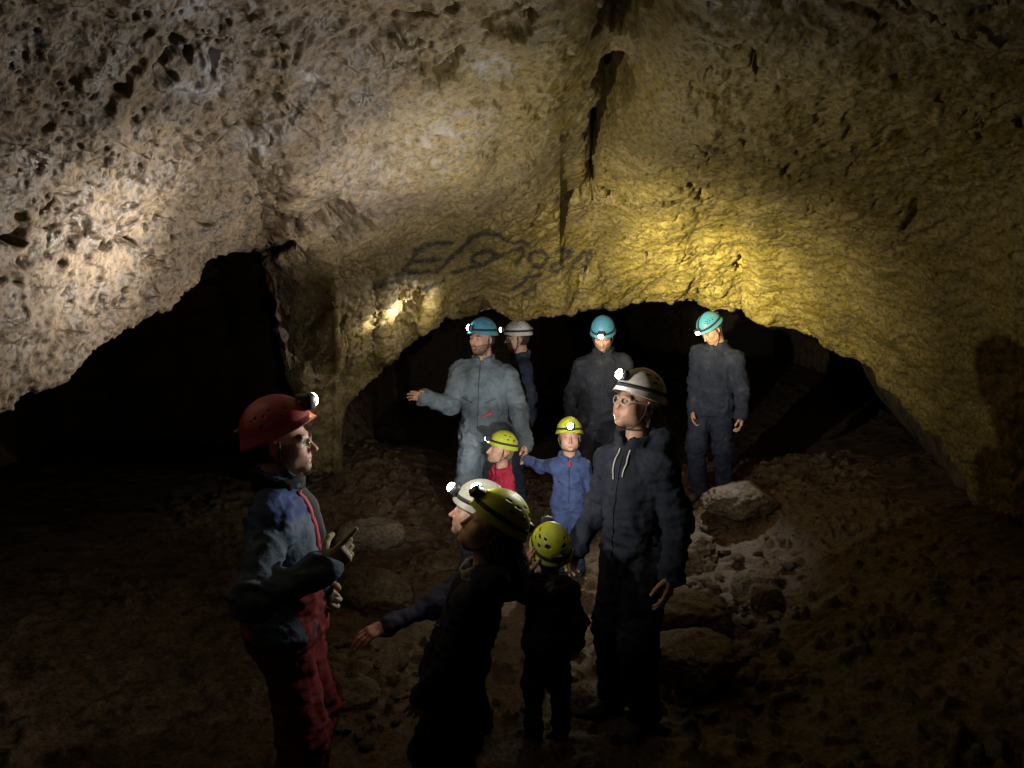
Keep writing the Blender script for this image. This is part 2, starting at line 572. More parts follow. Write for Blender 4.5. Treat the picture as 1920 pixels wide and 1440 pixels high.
# ------------------------------------------------------------------ smoke-dark lettering on the rock above the arch
ST = [
    [(771, 487), (780, 468), (800, 458), (822, 454), (845, 454)], [(772, 491), (800, 489), (824, 485)], [(757, 506), (768, 492), (780, 470)],
    [(745, 515), (775, 511), (806, 510)], [(700, 540), (722, 533), (748, 524)], [(790, 543), (812, 535), (832, 526)],
    [(818, 510), (836, 494), (852, 478), (862, 466)], [(862, 470), (880, 448), (900, 438), (922, 438), (940, 443), (950, 450)],
    [(884, 486), (890, 478), (905, 470), (920, 470), (930, 476), (922, 486), (906, 494), (892, 494), (884, 488)],
    [(850, 510), (880, 502), (910, 494), (935, 482), (948, 474)],
    [(950, 476), (962, 466), (976, 464), (982, 472), (974, 484), (966, 494)], [(962, 454), (978, 452), (990, 458)],
    [(992, 488), (994, 478), (1004, 472), (1018, 472), (1026, 480), (1022, 492), (1010, 499), (998, 498), (992, 488)],
    [(1038, 474), (1054, 468), (1068, 472), (1066, 482), (1050, 490), (1036, 496), (1034, 506), (1044, 510), (1056, 502)],
    [(1072, 500), (1082, 482), (1094, 470)], [(1080, 492), (1096, 478), (1110, 470), (1104, 484), (1094, 500)],
    [(964, 540), (990, 522), (1012, 514)], [(984, 550), (1004, 534)],
]
gmask = np.zeros(len(CV))
sel = (pu > 660) & (pu < 1150) & (pv > 410) & (pv < 570) & (rowpar > 6) & (rowpar < 9.05)
ids = np.where(sel)[0]
wig = 3 * vnoise(CV[ids] * 12, 71)
for s_ in ST:
    d = seg_dist(pu[ids] + wig, pv[ids] + wig, s_)
    gmask[ids] = np.maximum(gmask[ids], 1 - sstep(1.5, 6.0, d))
gq = CQ[(gmask[CQ] > 0.01).any(axis=1)]
used, inv = np.unique(gq, return_inverse=True)
gme = mesh_np('lettering', CV[used] + CN2[used] * 0.004, inv.reshape(-1, 4))
set_float(gme, gmask[used], 'mask')
m, nt, b = mat_new('lamp_soot_paint')
b.inputs['Base Color'].default_value = (0.035, 0.03, 0.028, 1)
b.inputs['Roughness'].default_value = 0.95
nn = noise_node(nt, 30, 5, .7)
fac = math_node(nt, 'MULTIPLY', attr(nt, 'mask').outputs['Fac'], ramp(nt, nn.outputs['Fac'], [(.37, (.26,) * 3), (.6, (.9,) * 3)]).outputs[0])
nt.links.new(fac, b.inputs['Alpha'])
tag(link('lettering', gme, m), 'faded dark hand-drawn lettering smeared on the rock above the arch', 'lettering')

# ------------------------------------------------------------------ floor
fx = np.concatenate([np.linspace(-7.5, -3, 50)[:-1], np.linspace(-3, 3.2, 330)[:-1], np.linspace(3.2, 7.5, 50)])
fy = np.concatenate([np.linspace(-3.6, 2.2, 60)[:-1], np.linspace(2.2, 8.5, 420)[:-1], np.linspace(8.5, 26, 130)])
X, Y = np.meshgrid(fx, fy)
FV = np.stack([X.ravel(), Y.ravel(), np.zeros(X.size)], 1)


def floor_base(x, y):
    x, y = np.asarray(x, float), np.asarray(y, float)
    z = 0.36 * np.exp(-(((x + 1.7) / 1.2) ** 2 + ((y - 8.0) / 1.0) ** 2))
    z = z + 0.55 * (1 - sstep(-.5, 2.0, y))
    z = z + 0.35 * sstep(1.3, 3.2, x) * sstep(2, 4, y) * (1 - sstep(7.5, 9, y))
    z = z + 0.22 * sstep(1.6, 3.2, -x)
    z = z + 0.14 * np.exp(-(((x - 2.05) / .55) ** 2 + ((y - 6.35) / .35) ** 2))
    return z


z = floor_base(FV[:, 0], FV[:, 1])
rough = .4 + .6 * sstep(-.1, .25, vnoise(FV * .9 + 4, 80)) + .4 * sstep(.7, 1.5, FV[:, 0])
z += 0.055 * fbm(FV * 1.4, 4, 81)
z += 0.045 * rough * fbm(FV * 5, 5, 82, gain=.6, ridged=True)
wf, rf = worley(FV * 7 + 1.1 * np.stack([vnoise(FV * 7, 85), vnoise(FV * 7, 86), vnoise(FV * 7, 87)], 1), 83)
z += 0.035 * (1 - sstep(.28, .52, wf)) * (.4 + rf) * (rf > .5) * rough
wf, rf = worley(FV * 19 + 2, 84)
z += 0.012 * (1 - sstep(.2, .5, wf)) * (rf > .4) * rough
FV[:, 2] = z
fme = mesh_np('cave_floor', FV, grid_quads(len(fy), len(fx)))
ground = tag(link('ground', fme, M['floor']), kind='structure')


def floor_z(x, y):
    i = int(np.clip(np.searchsorted(fy, y), 1, len(fy) - 1))
    j = int(np.clip(np.searchsorted(fx, x), 1, len(fx) - 1))
    return float(z.reshape(len(fy), len(fx))[i - 1:i + 1, j - 1:j + 1].mean())


# ------------------------------------------------------------------ loose rocks
def ico(sub):
    import bmesh
    bm = bmesh.new()
    bmesh.ops.create_icosphere(bm, subdivisions=sub, radius=1)
    V = np.array([v.co[:] for v in bm.verts]); Q = np.array([[v.index for v in f.verts] for f in bm.faces])
    bm.free()
    return V, Q


ICO4, ICO5 = ico(3), ico(5)


def rock_mesh(sx, sy, sz, seed, fine=False):
    V, Q = ICO5 if fine else ICO4
    V = V.copy()
    rs = np.random.RandomState(seed)
    for _ in range(9 if fine else 16):                # chip flat facets
        n = rs.normal(size=3); n /= np.linalg.norm(n)
        c = rs.uniform(.55, .9) if fine else rs.uniform(.4, .8)
        s = V @ n
        V = V - np.outer(np.clip(s - c, 0, None) * .85, n)
    n = V / np.linalg.norm(V, axis=1, keepdims=True)
    V = V + n * ((0.16 if fine else .10) * fbm(V * 1.6 + seed, 4, seed) + 0.07 * fbm(V * 6 + seed, 3, seed + 3, ridged=True))[:, None]
    w, r = worley(V * 5 + seed, seed)
    V = V - n * (0.09 * (1 - sstep(.1, .5, w)) * (r > .5))[:, None]
    V = V * np.array([sx, sy, sz])
    return mesh_np('rock', V, Q)


def rock(u, v, y, sx, sy, sz, seed, label, group=None, name='boulder', fine=True, sink=.35):
    p = P(u, v, y)
    me = rock_mesh(sx, sy, sz, seed, fine)
    o = link(name, me, M['boulder'])
    o.location = (p[0], p[1], floor_z(p[0], p[1]) + sz * (1 - 2 * sink) )
    o.rotation_euler = (0, 0, seed * 1.3)
    tag(o, label, 'rock', group)
    return o


rock(1385, 975, 6.35, .44, .34, .16, 3, 'large pale boulder lit beside the feet of the man at right')
rock(1285, 1010, 5.7, .36, .26, .16, 4, 'broad pitted pale rock slab between the woman and the large boulder')
rock(1420, 1075, 5.0, .17, .13, .10, 5, 'small flat pale stone below the large boulder')
rock(1440, 1120, 4.7, .14, .12, .10, 6, 'rounded grey stone at the right edge of the rubble')
rock(1285, 1165, 4.5, .34, .26, .15, 7, 'rough brown rock slab just right of the woman\'s thighs')
rock(1300, 1280, 3.9, .30, .26, .17, 8, 'orange-brown boulder low at right, nearest the camera')
rock(700, 1085, 5.0, .34, .22, .12, 9, 'flat brown rock in front of the red-helmeted man\'s hands')
rock(690, 960, 6.0, .30, .22, .16, 10, 'lumpy brown rock at the foot of the rock rib')
rock(1090, 1270, 3.6, .12, .10, .09, 11, 'small pale stone between the legs of the nearest child and the woman', sink=.3)
rock(655, 1290, 3.7, .16, .13, .07, 12, 'low dark stone near the red-helmeted man\'s knees')
pb = [rock_mesh(1, 1, .7, 40 + i) for i in range(5)]
rs = np.random.RandomState(5)
zones = [((1230, 1480), (1000, 1380), 70), ((640, 860), (890, 1080), 45), ((600, 800), (1190, 1420), 26), ((900, 1200), (900, 1400), 20)]
for (ua, ub), (va, vb), n in zones:
    for i in range(n):
        u, v = rs.uniform(ua, ub), rs.uniform(va, vb)
        # depth of the flat floor along this ray
        q = P(u, v, 1.0)
        dz = (CAM_H - q[2])
        if dz < .2: continue
        y = (CAM_H - .05) / dz
        p = P(u, v, y)
        s = rs.uniform(.02, .055) * (1.3 if ua > 1200 else 1)
        o = link('stone', pb[i % 5], M['boulder'])
        o.location = (p[0], p[1], floor_z(p[0], p[1]) + s * .35)
        o.scale = (s, s * rs.uniform(.7, 1.1), s * rs.uniform(.6, 1))
        o.rotation_euler = (rs.uniform(-.4, .4), rs.uniform(-.4, .4), rs.uniform(0, 6.28))
        side = ['among the rubble on the right of the floor', 'on the floor below the rock rib', 'on the floor beside the red-helmeted man\'s legs', 'on the trodden floor between the visitors\' legs'][zones.index(((ua, ub), (va, vb), n))]
        tag(o, 'small loose brown stone ' + side, 'stone', 'loose stones ' + side)
# ------------------------------------------------------------------ implicit modelling on small grids
class Grid:
    def __init__(s, lo, hi, h):
        s.lo = np.asarray(lo, float); s.h = h
        s.n = np.ceil((np.asarray(hi, float) - s.lo) / h).astype(int) + 1
        s.ax = [(s.lo[k] + h * np.arange(s.n[k])).astype(np.float32) for k in range(3)]
        s.d = np.full(s.n, 0.25, dtype=np.float32)

    def _sl(s, lo, hi):
        a = np.clip(np.floor((np.asarray(lo) - s.lo) / s.h).astype(int), 0, s.n)
        b = np.clip(np.ceil((np.asarray(hi) - s.lo) / s.h).astype(int) + 1, 0, s.n)
        return tuple(slice(x, y) for x, y in zip(a, b))

    def _pt(s, sl):
        return s.ax[0][sl[0]][:, None, None], s.ax[1][sl[1]][None, :, None], s.ax[2][sl[2]][None, None, :]

    def put(s, sl, e, k, sub=False):
        d = s.d[sl]
        if d.size == 0: return
        if sub:
            h = np.clip(.5 - .5 * (d + e) / k, 0, 1)
            s.d[sl] = d * (1 - h) - e * h + k * h * (1 - h)
        elif k <= 1e-6:
            s.d[sl] = np.minimum(d, e)
        else:
            h = np.clip(.5 + .5 * (d - e) / k, 0, 1)
            s.d[sl] = d * (1 - h) + e * h - k * h * (1 - h)

    def ell(s, c, r, k=.01, R=None, sub=False):
        c = np.asarray(c, float); r = np.asarray(r, float) * np.ones(3)
        m = r.max() + k + 3 * s.h
        sl = s._sl(c - m, c + m)
        x, y, z = s._pt(sl)
        x, y, z = x - c[0], y - c[1], z - c[2]
        if R is not None:
            R = np.asarray(R, float)
            x, y, z = (R[0, 0] * x + R[1, 0] * y + R[2, 0] * z, R[0, 1] * x + R[1, 1] * y + R[2, 1] * z, R[0, 2] * x + R[1, 2] * y + R[2, 2] * z)
        k0 = np.sqrt((x / r[0]) ** 2 + (y / r[1]) ** 2 + (z / r[2]) ** 2) + 1e-6
        k1 = np.sqrt((x / r[0] ** 2) ** 2 + (y / r[1] ** 2) ** 2 + (z / r[2] ** 2) ** 2) + 1e-6
        s.put(sl, k0 * (k0 - 1) / k1, k, sub)

    def cap(s, a, b, ra, rb, k=.01, sub=False, sq=None):
        a = np.asarray(a, float); b = np.asarray(b, float)
        m = max(ra, rb) + k + 3 * s.h
        sl = s._sl(np.minimum(a, b) - m, np.maximum(a, b) + m)
        x, y, z = s._pt(sl)
        d = b - a
        t = np.clip(((x - a[0]) * d[0] + (y - a[1]) * d[1] + (z - a[2]) * d[2]) / (d @ d + 1e-12), 0, 1)
        q = [1, 1, 1] if sq is None else sq
        e = np.sqrt(((x - a[0] - t * d[0]) * q[0]) ** 2 + ((y - a[1] - t * d[1]) * q[1]) ** 2 + ((z - a[2] - t * d[2]) * q[2]) ** 2) - (ra + (rb - ra) * t)
        s.put(sl, e, k, sub)

    def cut_below(s, z0):
        s.d = np.maximum(s.d, (z0 - s.ax[2])[None, None, :])

    def mesh(s):
        d = s.d
        d[0], d[-1], d[:, 0], d[:, -1], d[:, :, 0], d[:, :, -1] = .1, .1, .1, .1, .1, .1
        ins = d < 0
        c = np.zeros(s.n - 1, dtype=np.int8)
        for i in (0, 1):
            for j in (0, 1):
                for k in (0, 1):
                    c += ins[i:s.n[0] - 1 + i, j:s.n[1] - 1 + j, k:s.n[2] - 1 + k]
        act = np.argwhere((c > 0) & (c < 8))
        idx = np.full(s.n - 1, -1, dtype=np.int64)
        idx[act[:, 0], act[:, 1], act[:, 2]] = np.arange(len(act))
        acc = np.zeros((len(act), 3)); cnt = np.zeros(len(act))
        corners = [(i, j, k) for i in (0, 1) for j in (0, 1) for k in (0, 1)]
        val = {o: d[act[:, 0] + o[0], act[:, 1] + o[1], act[:, 2] + o[2]] for o in corners}
        for o in corners:
            for ax in range(3):
                if o[ax]: continue
                p = list(o); p[ax] = 1; p = tuple(p)
                m = (val[o] < 0) != (val[p] < 0)
                t = val[o] / (val[o] - val[p] + 1e-12)
                q = np.tile(np.array(o, float), (len(act), 1))
                q[:, ax] += t
                acc[m] += q[m]; cnt[m] += 1
        V = s.lo + s.h * (act + acc / np.maximum(cnt, 1)[:, None])
        Q = []
        for ax in range(3):
            a1, a2 = (ax + 1) % 3, (ax + 2) % 3
            n = list(s.n); n[ax] -= 1
            s0 = [slice(1, -1)] * 3; s0[ax] = slice(0, s.n[ax] - 1)
            s1 = list(s0); s1[ax] = slice(1, s.n[ax])
            f = ins[tuple(s0)] != ins[tuple(s1)]
            e = np.argwhere(f)
            off = np.ones(3, int); off[ax] = 0
            e = e + off
            flip = ins[e[:, 0], e[:, 1], e[:, 2]]
            def cell(d1, d2):
                q = e.copy(); q[:, a1] += d1; q[:, a2] += d2
                return idx[q[:, 0], q[:, 1], q[:, 2]]
            quad = np.stack([cell(-1, -1), cell(0, -1), cell(0, 0), cell(-1, 0)], 1)
            quad[~flip] = quad[~flip][:, ::-1]
            Q.append(quad)
        Q = np.vstack(Q)
        Q = Q[(Q >= 0).all(axis=1)]
        return V, Q


def smooth_np(V, Q, it=1, f=.5):
    for _ in range(it):
        acc = np.zeros_like(V); cnt = np.zeros(len(V))
        for a, b in ((0, 1), (1, 2), (2, 3), (3, 0)):
            for x, y in ((a, b), (b, a)):
                for ax in range(3):
                    acc[:, ax] += np.bincount(Q[:, x], weights=V[Q[:, y], ax], minlength=len(V))
                cnt += np.bincount(Q[:, x], minlength=len(V))
        V = V * (1 - f) + f * acc / np.maximum(cnt, 1)[:, None]
    return V


def rotm(ax, a):
    return np.array(Matrix.Rotation(a, 3, ax))


# ------------------------------------------------------------------ people materials
def cloth_mat(name, rough=.85, bump=.6, vary=.45):
    m, nt, b = mat_new(name)
    a = attr(nt, 'Col')
    n1 = noise_node(nt, 11, 5, .68)
    n2 = noise_node(nt, 26, 4, .6)
    c = mixc(nt, 1.0, a.outputs['Color'], ramp(nt, n1.outputs['Fac'], [(.3, (1 - vary,) * 3), (.65, (1 + vary * .4,) * 3)]).outputs[0], 'MULTIPLY')
    c = mixc(nt, ramp(nt, n1.outputs['Fac'], [(.56, (0, 0, 0)), (.72, (.4, .4, .4))]).outputs[0], c, (.10, .075, .05))      # dried mud
    nt.links.new(c, b.inputs['Base Color'])
    b.inputs['Roughness'].default_value = rough
    b.inputs['Specular IOR Level'].default_value = .25
    bp = nt.nodes.new('ShaderNodeBump')
    bp.inputs['Strength'].default_value = bump
    bp.inputs['Distance'].default_value = .012
    nt.links.new(n2.outputs['Fac'], bp.inputs['Height'])
    nt.links.new(bp.outputs[0], b.inputs['Normal'])
    return m


M['cloth'] = cloth_mat('worn_cotton_cloth')
m, nt, b = mat_new('skin')
nt.links.new(mixc(nt, 1.0, attr(nt, 'Col').outputs['Color'], ramp(nt, noise_node(nt, 45, 4, .6).outputs['Fac'], [(.3, (.82, .74, .70)), (.65, (1.05, 1.02, 1.0))]).outputs[0], 'MULTIPLY'), b.inputs['Base Color'])
b.inputs['Roughness'].default_value = .48
b.inputs['Specular IOR Level'].default_value = .4
M['skin'] = m


def simple(name, col, rough=.5, metal=0, bumpscale=None, spec=.5, dirt=0.0):
    m, nt, b = mat_new(name)
    b.inputs['Base Color'].default_value = (*col, 1)
    b.inputs['Roughness'].default_value = rough
    b.inputs['Metallic'].default_value = metal
    b.inputs['Specular IOR Level'].default_value = spec
    if dirt:
        n = noise_node(nt, 14, 6, .7)
        d = ramp(nt, n.outputs['Fac'], [(.42, (0, 0, 0)), (.68, (dirt,) * 3)])
        nt.links.new(mixc(nt, d.outputs[0], tuple(col), (0.16, 0.11, 0.07)), b.inputs['Base Color'])
        nt.links.new(ramp(nt, n.outputs['Fac'], [(.35, (rough,) * 3), (.7, (min(1, rough + .35),) * 3)]).outputs[0], b.inputs['Roughness'])
    if bumpscale:
        bp = nt.nodes.new('ShaderNodeBump'); bp.inputs['Strength'].default_value = .4; bp.inputs['Distance'].default_value = .003
        nt.links.new(noise_node(nt, bumpscale, 5, .6).outputs['Fac'], bp.inputs['Height'])
        nt.links.new(bp.outputs[0], b.inputs['Normal'])
    return m


M['shell_red'] = simple('helmet_plastic_red', (.27, .012, .024), .36, dirt=.4)
M['shell_blue'] = simple('helmet_plastic_turquoise', (.045, .28, .46), .38, dirt=.5)
M['shell_white'] = simple('helmet_plastic_white', (.62, .60, .58), .38, dirt=.4)
M['shell_grey'] = simple('helmet_plastic_pale_grey', (.36, .36, .32), .4, dirt=.4)
M['shell_yellow'] = simple('helmet_plastic_yellow_green', (.48, .54, .03), .34, dirt=.45)
M['liner'] = simple('helmet_foam_black', (.012, .012, .013), .9)
M['strap'] = simple('webbing_black', (.02, .02, .022), .8, bumpscale=220)
M['lampbody'] = simple('lamp_casing_dark', (.03, .03, .033), .4)
M['bezel'] = simple('lamp_bezel_grey', (.35, .35, .36), .3, metal=.7)
M['leather'] = simple('boot_rubber', (.03, .027, .025), .6, bumpscale=60, dirt=.6)
M['glove'] = simple('muddy_glove', (.36, .31, .20), .8, bumpscale=120, dirt=.4)
M['wire'] = simple('spectacle_metal', (.35, .34, .33), .3, metal=.9)
M['clear_rim'] = simple('spectacle_pale_rim', (.62, .60, .58), .25)
M['zip'] = simple('zip_dark', (.02, .022, .03), .6)
M['cord'] = simple('drawstring_white', (.7, .68, .66), .7)
M['redcloth'] = simple('red_webbing', (.42, .03, .05), .7, bumpscale=150)
M['silver'] = simple('bracelet_metal', (.7, .66, .6), .25, metal=1)
m, nt, b = mat_new('spectacle_glass')
b.inputs['Base Color'].default_value = (0, 0, 0, 1); b.inputs['Roughness'].default_value = .02
b.inputs['Alpha'].default_value = .10
b.inputs['Specular IOR Level'].default_value = 1.0
M['glass'] = m


def hair_mat(name, c):
    m, nt, b = mat_new(name)
    tc = nt.nodes.new('ShaderNodeTexCoord')
    mp = nt.nodes.new('ShaderNodeMapping'); mp.inputs['Scale'].default_value = (1, 1, .12)
    nt.links.new(tc.outputs['Object'], mp.inputs['Vector'])
    n = noise_node(nt, 170, 3, .6, vec=mp.outputs[0])
    nt.links.new(ramp(nt, n.outputs['Fac'], [(.3, tuple(x * .4 for x in c)), (.7, tuple(min(1, x * 1.5) for x in c))]).outputs[0], b.inputs['Base Color'])
    b.inputs['Roughness'].default_value = .45
    bp = nt.nodes.new('ShaderNodeBump'); bp.inputs['Strength'].default_value = .9; bp.inputs['Distance'].default_value = .006
    nt.links.new(n.outputs['Fac'], bp.inputs['Height']); nt.links.new(bp.outputs[0], b.inputs['Normal'])
    return m


M['hair_dark'] = hair_mat('hair_dark_brown', (.045, .03, .02))
M['hair_brown'] = hair_mat('hair_brown', (.12, .075, .04))
M['hair_fair'] = hair_mat('hair_fair', (.30, .20, .10))


def lens_mat(col, strength):
    m, nt, b = mat_new('lit_lamp_lens')
    b.inputs['Base Color'].default_value = (.8, .8, .8, 1)
    b.inputs['Emission Color'].default_value = (*col, 1)
    b.inputs['Emission Strength'].default_value = strength
    return m


# ------------------------------------------------------------------ head
SKIN = np.array([.50, .315, .235])


def head_mesh(h, hs, beard=0.0, child=False, nose=1.0, skin=SKIN, hairc=(.05, .035, .025), lipc=(.43, .20, .165), jaw=1.0, female=False, neck=None):
    nlo = np.minimum((-.105, -.13, -.15), np.asarray(neck) - .08)
    nhi = np.maximum((.105, .14, .135), np.asarray(neck) + .08)
    g = Grid(nlo, nhi, h / hs)
    w = 1.05 if child else 1.0
    g.ell((0, -.014, .030), (.074 * w, .094, .088), .01)
    g.ell((0, .030, -.030), (.058 * w, .062, .082 if not child else .072), .03)
    g.ell((0, .050, -.062), (.047 * jaw, .042, .045), .02)
    g.ell((0, .072, -.095 if not child else -.083), (.024 * jaw, .021, .018), .02)
    if female:
        for sx in (-1, 1): g.ell((sx * .034, .050, -.048), (.028, .032, .034), .025)
    for sx in (-1, 1):
        g.ell((sx * .048 * jaw, .015, -.066), (.020, .036, .026), .03)
        g.ell((sx * .039, .056, -.022), (.024, .024, .022), .025)
        if child: g.ell((sx * .036, .058, -.045), (.024, .026, .026), .02)
    if neck is not None:
        nr = .046 if (child or female) else .056
        g.cap((0, -.024, -.06), neck, nr, nr * 1.12, .03)
        if not (child or female): g.ell((0, .012, -.145), (.012, .012, .018), .02)
    bz = .019
    if not child: g.cap((-.038, .078, bz), (.038, .078, bz), .010, .010, .016)
    for sx in (-1, 1):
        g.ell((sx * .031, .096, .002), (.019, .013, .011), .014, sub=True)
    g.cap((0, .086, .012), (0, .084 + .026 * nose, -.030), .0068, .0092 * (.5 + .5 * nose), .010)
    g.ell((0, .086 + .024 * nose, -.034), np.array([.0102, .0112, .0086]) * (.35 + .65 * nose), .008)
    for sx in (-1, 1):
        g.ell((sx * .0115, .090, -.037), (.0075, .011, .0075), .006)
    # mouth
    g.ell((0, .081, -.066), (.027, .013, .016), .012)
    g.ell((0, .0880, -.0620), (.020, .0060, .0042), .004)
    g.ell((0, .0872, -.0702), (.017, .0060, .0046), .004)
    g.cap((-.024, .0945, -.0662), (.024, .0945, -.0662), .0018, .0018, .003, sub=True)
    g.ell((0, .091, -.080), (.014, .007, .004), .008, sub=True)
    for sx in (-1, 1):                                          # eyeballs and lids
        g.ell((sx * .0315, .0715, .002), .0132, .002)
        g.ell((sx * .0315, .0730, .0090), (.0170, .0130, .0058), .004)
        g.ell((sx * .0315, .0715, -.0068), (.0155, .0125, .0042), .004)
        R = rotm('Z', -sx * .35) @ rotm('X', .18)
        g.ell((sx * .079 * w, -.012, -.010), (.009, .020, .032), .006, R=R)
        g.ell((sx * .086 * w, -.008, -.008), (.006, .010, .018), .005, R=R, sub=True)
    V, Q = g.mesh()
    V = smooth_np(V, Q, 1, .35)
    x, y, z = V.T
    C = np.tile(skin, (len(V), 1))
    ax = np.abs(x)
    def bl(m, c):
        nonlocal C
        m = np.clip(m, 0, 1)[:, None]
        C = C * (1 - m) + np.asarray(c) * m
    front = y > .03
    bl(.35 * np.exp(-(((ax - .043) / .022) ** 2 + ((z + .035) / .022) ** 2)) * front, (.55, .22, .17))
    bl(.4 * np.exp(-((ax / .014) ** 2 + ((z + .035) / .014) ** 2)) * (y > .09), (.55, .24, .18))
    bl(.4 * (np.abs(x) > .072), (.50, .22, .17))
    bl((((ax / .023) ** 2 + ((z + .0662) / .0095) ** 2) < 1) * (y > .079) * .7, lipc)
    brow = (((ax - .034) / .021) ** 2 + ((z - .0215 - .004 * np.cos((ax - .034) * 60)) / .0048) ** 2) < 1
    bl(brow * (y > .05) * (.75 if not child else .45), hairc)
    e2 = ((ax - .0315) / .0115) ** 2 + ((z - .0012) / .0050) ** 2
    eye = (e2 < 1) & (y > .06)
    bl(((e2 < 1.5) & (y > .06)) * .7, (.10, .06, .05))
    bl(eye * .9, (.50, .47, .45))
    bl((((ax - .0315) ** 2 + (z - .002) ** 2) < .0054 ** 2) * (y > .06) * 1.0, (.03, .022, .018))
    if beard > 0:
        n = vnoise(V * 90, 3)
        low = sstep(-.040, -.058, z - .35 * np.clip(ax - .03, 0, 1)) * (z > -.135) * (y > -.005)
        mou = ((ax / .018) ** 2 + ((z + .068) / .010) ** 2) < 1
        up = (((ax / .030) ** 2 + ((z + .054) / .008) ** 2) < 1) & (y > .07)
        bl(np.clip(low + up, 0, 1) * (~mou) * beard * np.clip(.8 + .5 * n, 0, 1), hairc)
    bl((sstep(.045, .075, z) + sstep(.0, -.03, y) * sstep(-.08, -.05, z) * (ax < .076)) * .9, hairc)    # cropped hair line
    return V * hs, Q, C


# ------------------------------------------------------------------ hands
def hand_prims(g, w, d, n, side, hs, curl=(.35, .4, .45, .5), thumb=.5, spread=.05, thick=1.0, bend=None):
    """palm and five fingers; w wrist, d along the hand, n palm normal, side +1 right / -1 left"""
    d = np.asarray(d, float); d /= np.linalg.norm(d)
    n = np.asarray(n, float); n = n - d * (n @ d); n /= np.linalg.norm(n)
    t = np.cross(d, n) * side
    s = hs
    g.cap(w - d * .07 * s, w + d * .02 * s, .027 * s * thick, .027 * s * thick, .015)
    for o in (-.026, -.009, .009, .026):
        g.cap(w + d * .012 * s + t * o * .7 * s, w + d * .078 * s + t * o * s, .016 * s * thick, .0135 * s * thick, .016 * s)
    g.ell(w + d * .035 * s + t * .022 * s + n * .008 * s, (.020 * s * thick,) * 3, .012 * s)
    L = [(.034, .027, .022, .032), (.044, .028, .022, .011), (.041, .027, .021, -.011), (.032, .022, .018, -.031)]
    for i, (l1, l2, l3, o) in enumerate(L):
        p = w + d * (.084 - (.006 if i in (0, 2) else 0) - (.014 if i == 3 else 0)) * s + t * o * s
        sp = (1.5 - i) * spread
        dd = d * math.cos(sp) + t * math.sin(sp)
        a = 0.0
        r = .0092 * s * thick * (.9 if i == 3 else 1)
        for j, l in enumerate((l1, l2, l3)):
            a += curl[i] * (.8 if j == 0 else 1.15)
            q = p + (dd * math.cos(a) + n * math.sin(a)) * l * s
            g.cap(p, q, r, r * .92, .003)
            p, r = q, r * .93
    p = w + d * .028 * s + t * .030 * s + n * .006 * s
    for j, (l, a) in enumerate(((.040, .75), (.030, .55 - thumb * .2), (.024, .40 - thumb * .5))):
        dd = d * math.cos(a) + t * math.sin(a) + n * (.25 + .5 * thumb)
        dd /= np.linalg.norm(dd)
        q = p + dd * l * s
        r = (.0135, .0115, .0100)[j] * s * thick
        g.cap(p, q, r, r * .9, .004)
        p = q


def hand_mesh(w, d, n, side, hs, h=.004, **kw):
    m = .22 * hs
    g = Grid(np.asarray(w) - m, np.asarray(w) + m, h)
    hand_prims(g, np.asarray(w, float), d, n, side, hs, **kw)
    V, Q = g.mesh()
    return smooth_np(V, Q, 1, .3), Q


# ------------------------------------------------------------------ helmet, lamp, straps (head space: +y is where the face looks)
VENTS = {
    'round': [(50, 78, .036, .036), (58, 90, .036, .036), (56, 104, .036, .036), (60, 114, .036, .036), (74, 96, .036, .036), (66, 62, .036, .036), (58, 48, .036, .036)],
    'cave': [(54, 48, .042, .042), (48, 56, .042, .042), (60, 58, .042, .042), (53, 66, .042, .042), (62, 70, .042, .042), (47, 76, .042, .042),
             (56, 80, .042, .042), (63, 92, .042, .042), (52, 92, .042, .042), (58, 104, .042, .042)],
    'climb': [(40, 70, .05, .13), (60, 88, .05, .10), (45, 100, .06, .12), (62, 118, .07, .13), (52, 150, .10, .17), (38, 130, .05, .12)],
}


def helmet_point(th, ph, R, rim, brim):
    """dome point; ph measured from the face (+y) round to the right"""
    rx, ry, rz = R
    e = .92
    st, ct = np.sin(th), np.cos(th)
    x = rx * np.abs(np.sin(ph)) ** e * np.sign(np.sin(ph)) * st
    y = ry * np.abs(np.cos(ph)) ** e * np.sign(np.cos(ph)) * st
    zz = rz * np.sign(ct) * np.abs(ct) ** .95
    k = 1 + .03 * np.exp(-(x / .022) ** 2) * np.clip(1.3 - th, 0, 1)         # low ridge along the crown
    f = np.clip((th - 1.45) / .25, 0, 1)
    fl = 1 + .10 * f ** 1.5 + brim * f * np.clip(np.cos(ph), 0, 1) ** 2
    return np.stack([x * k * fl, y * k * fl, zz * k], -1)


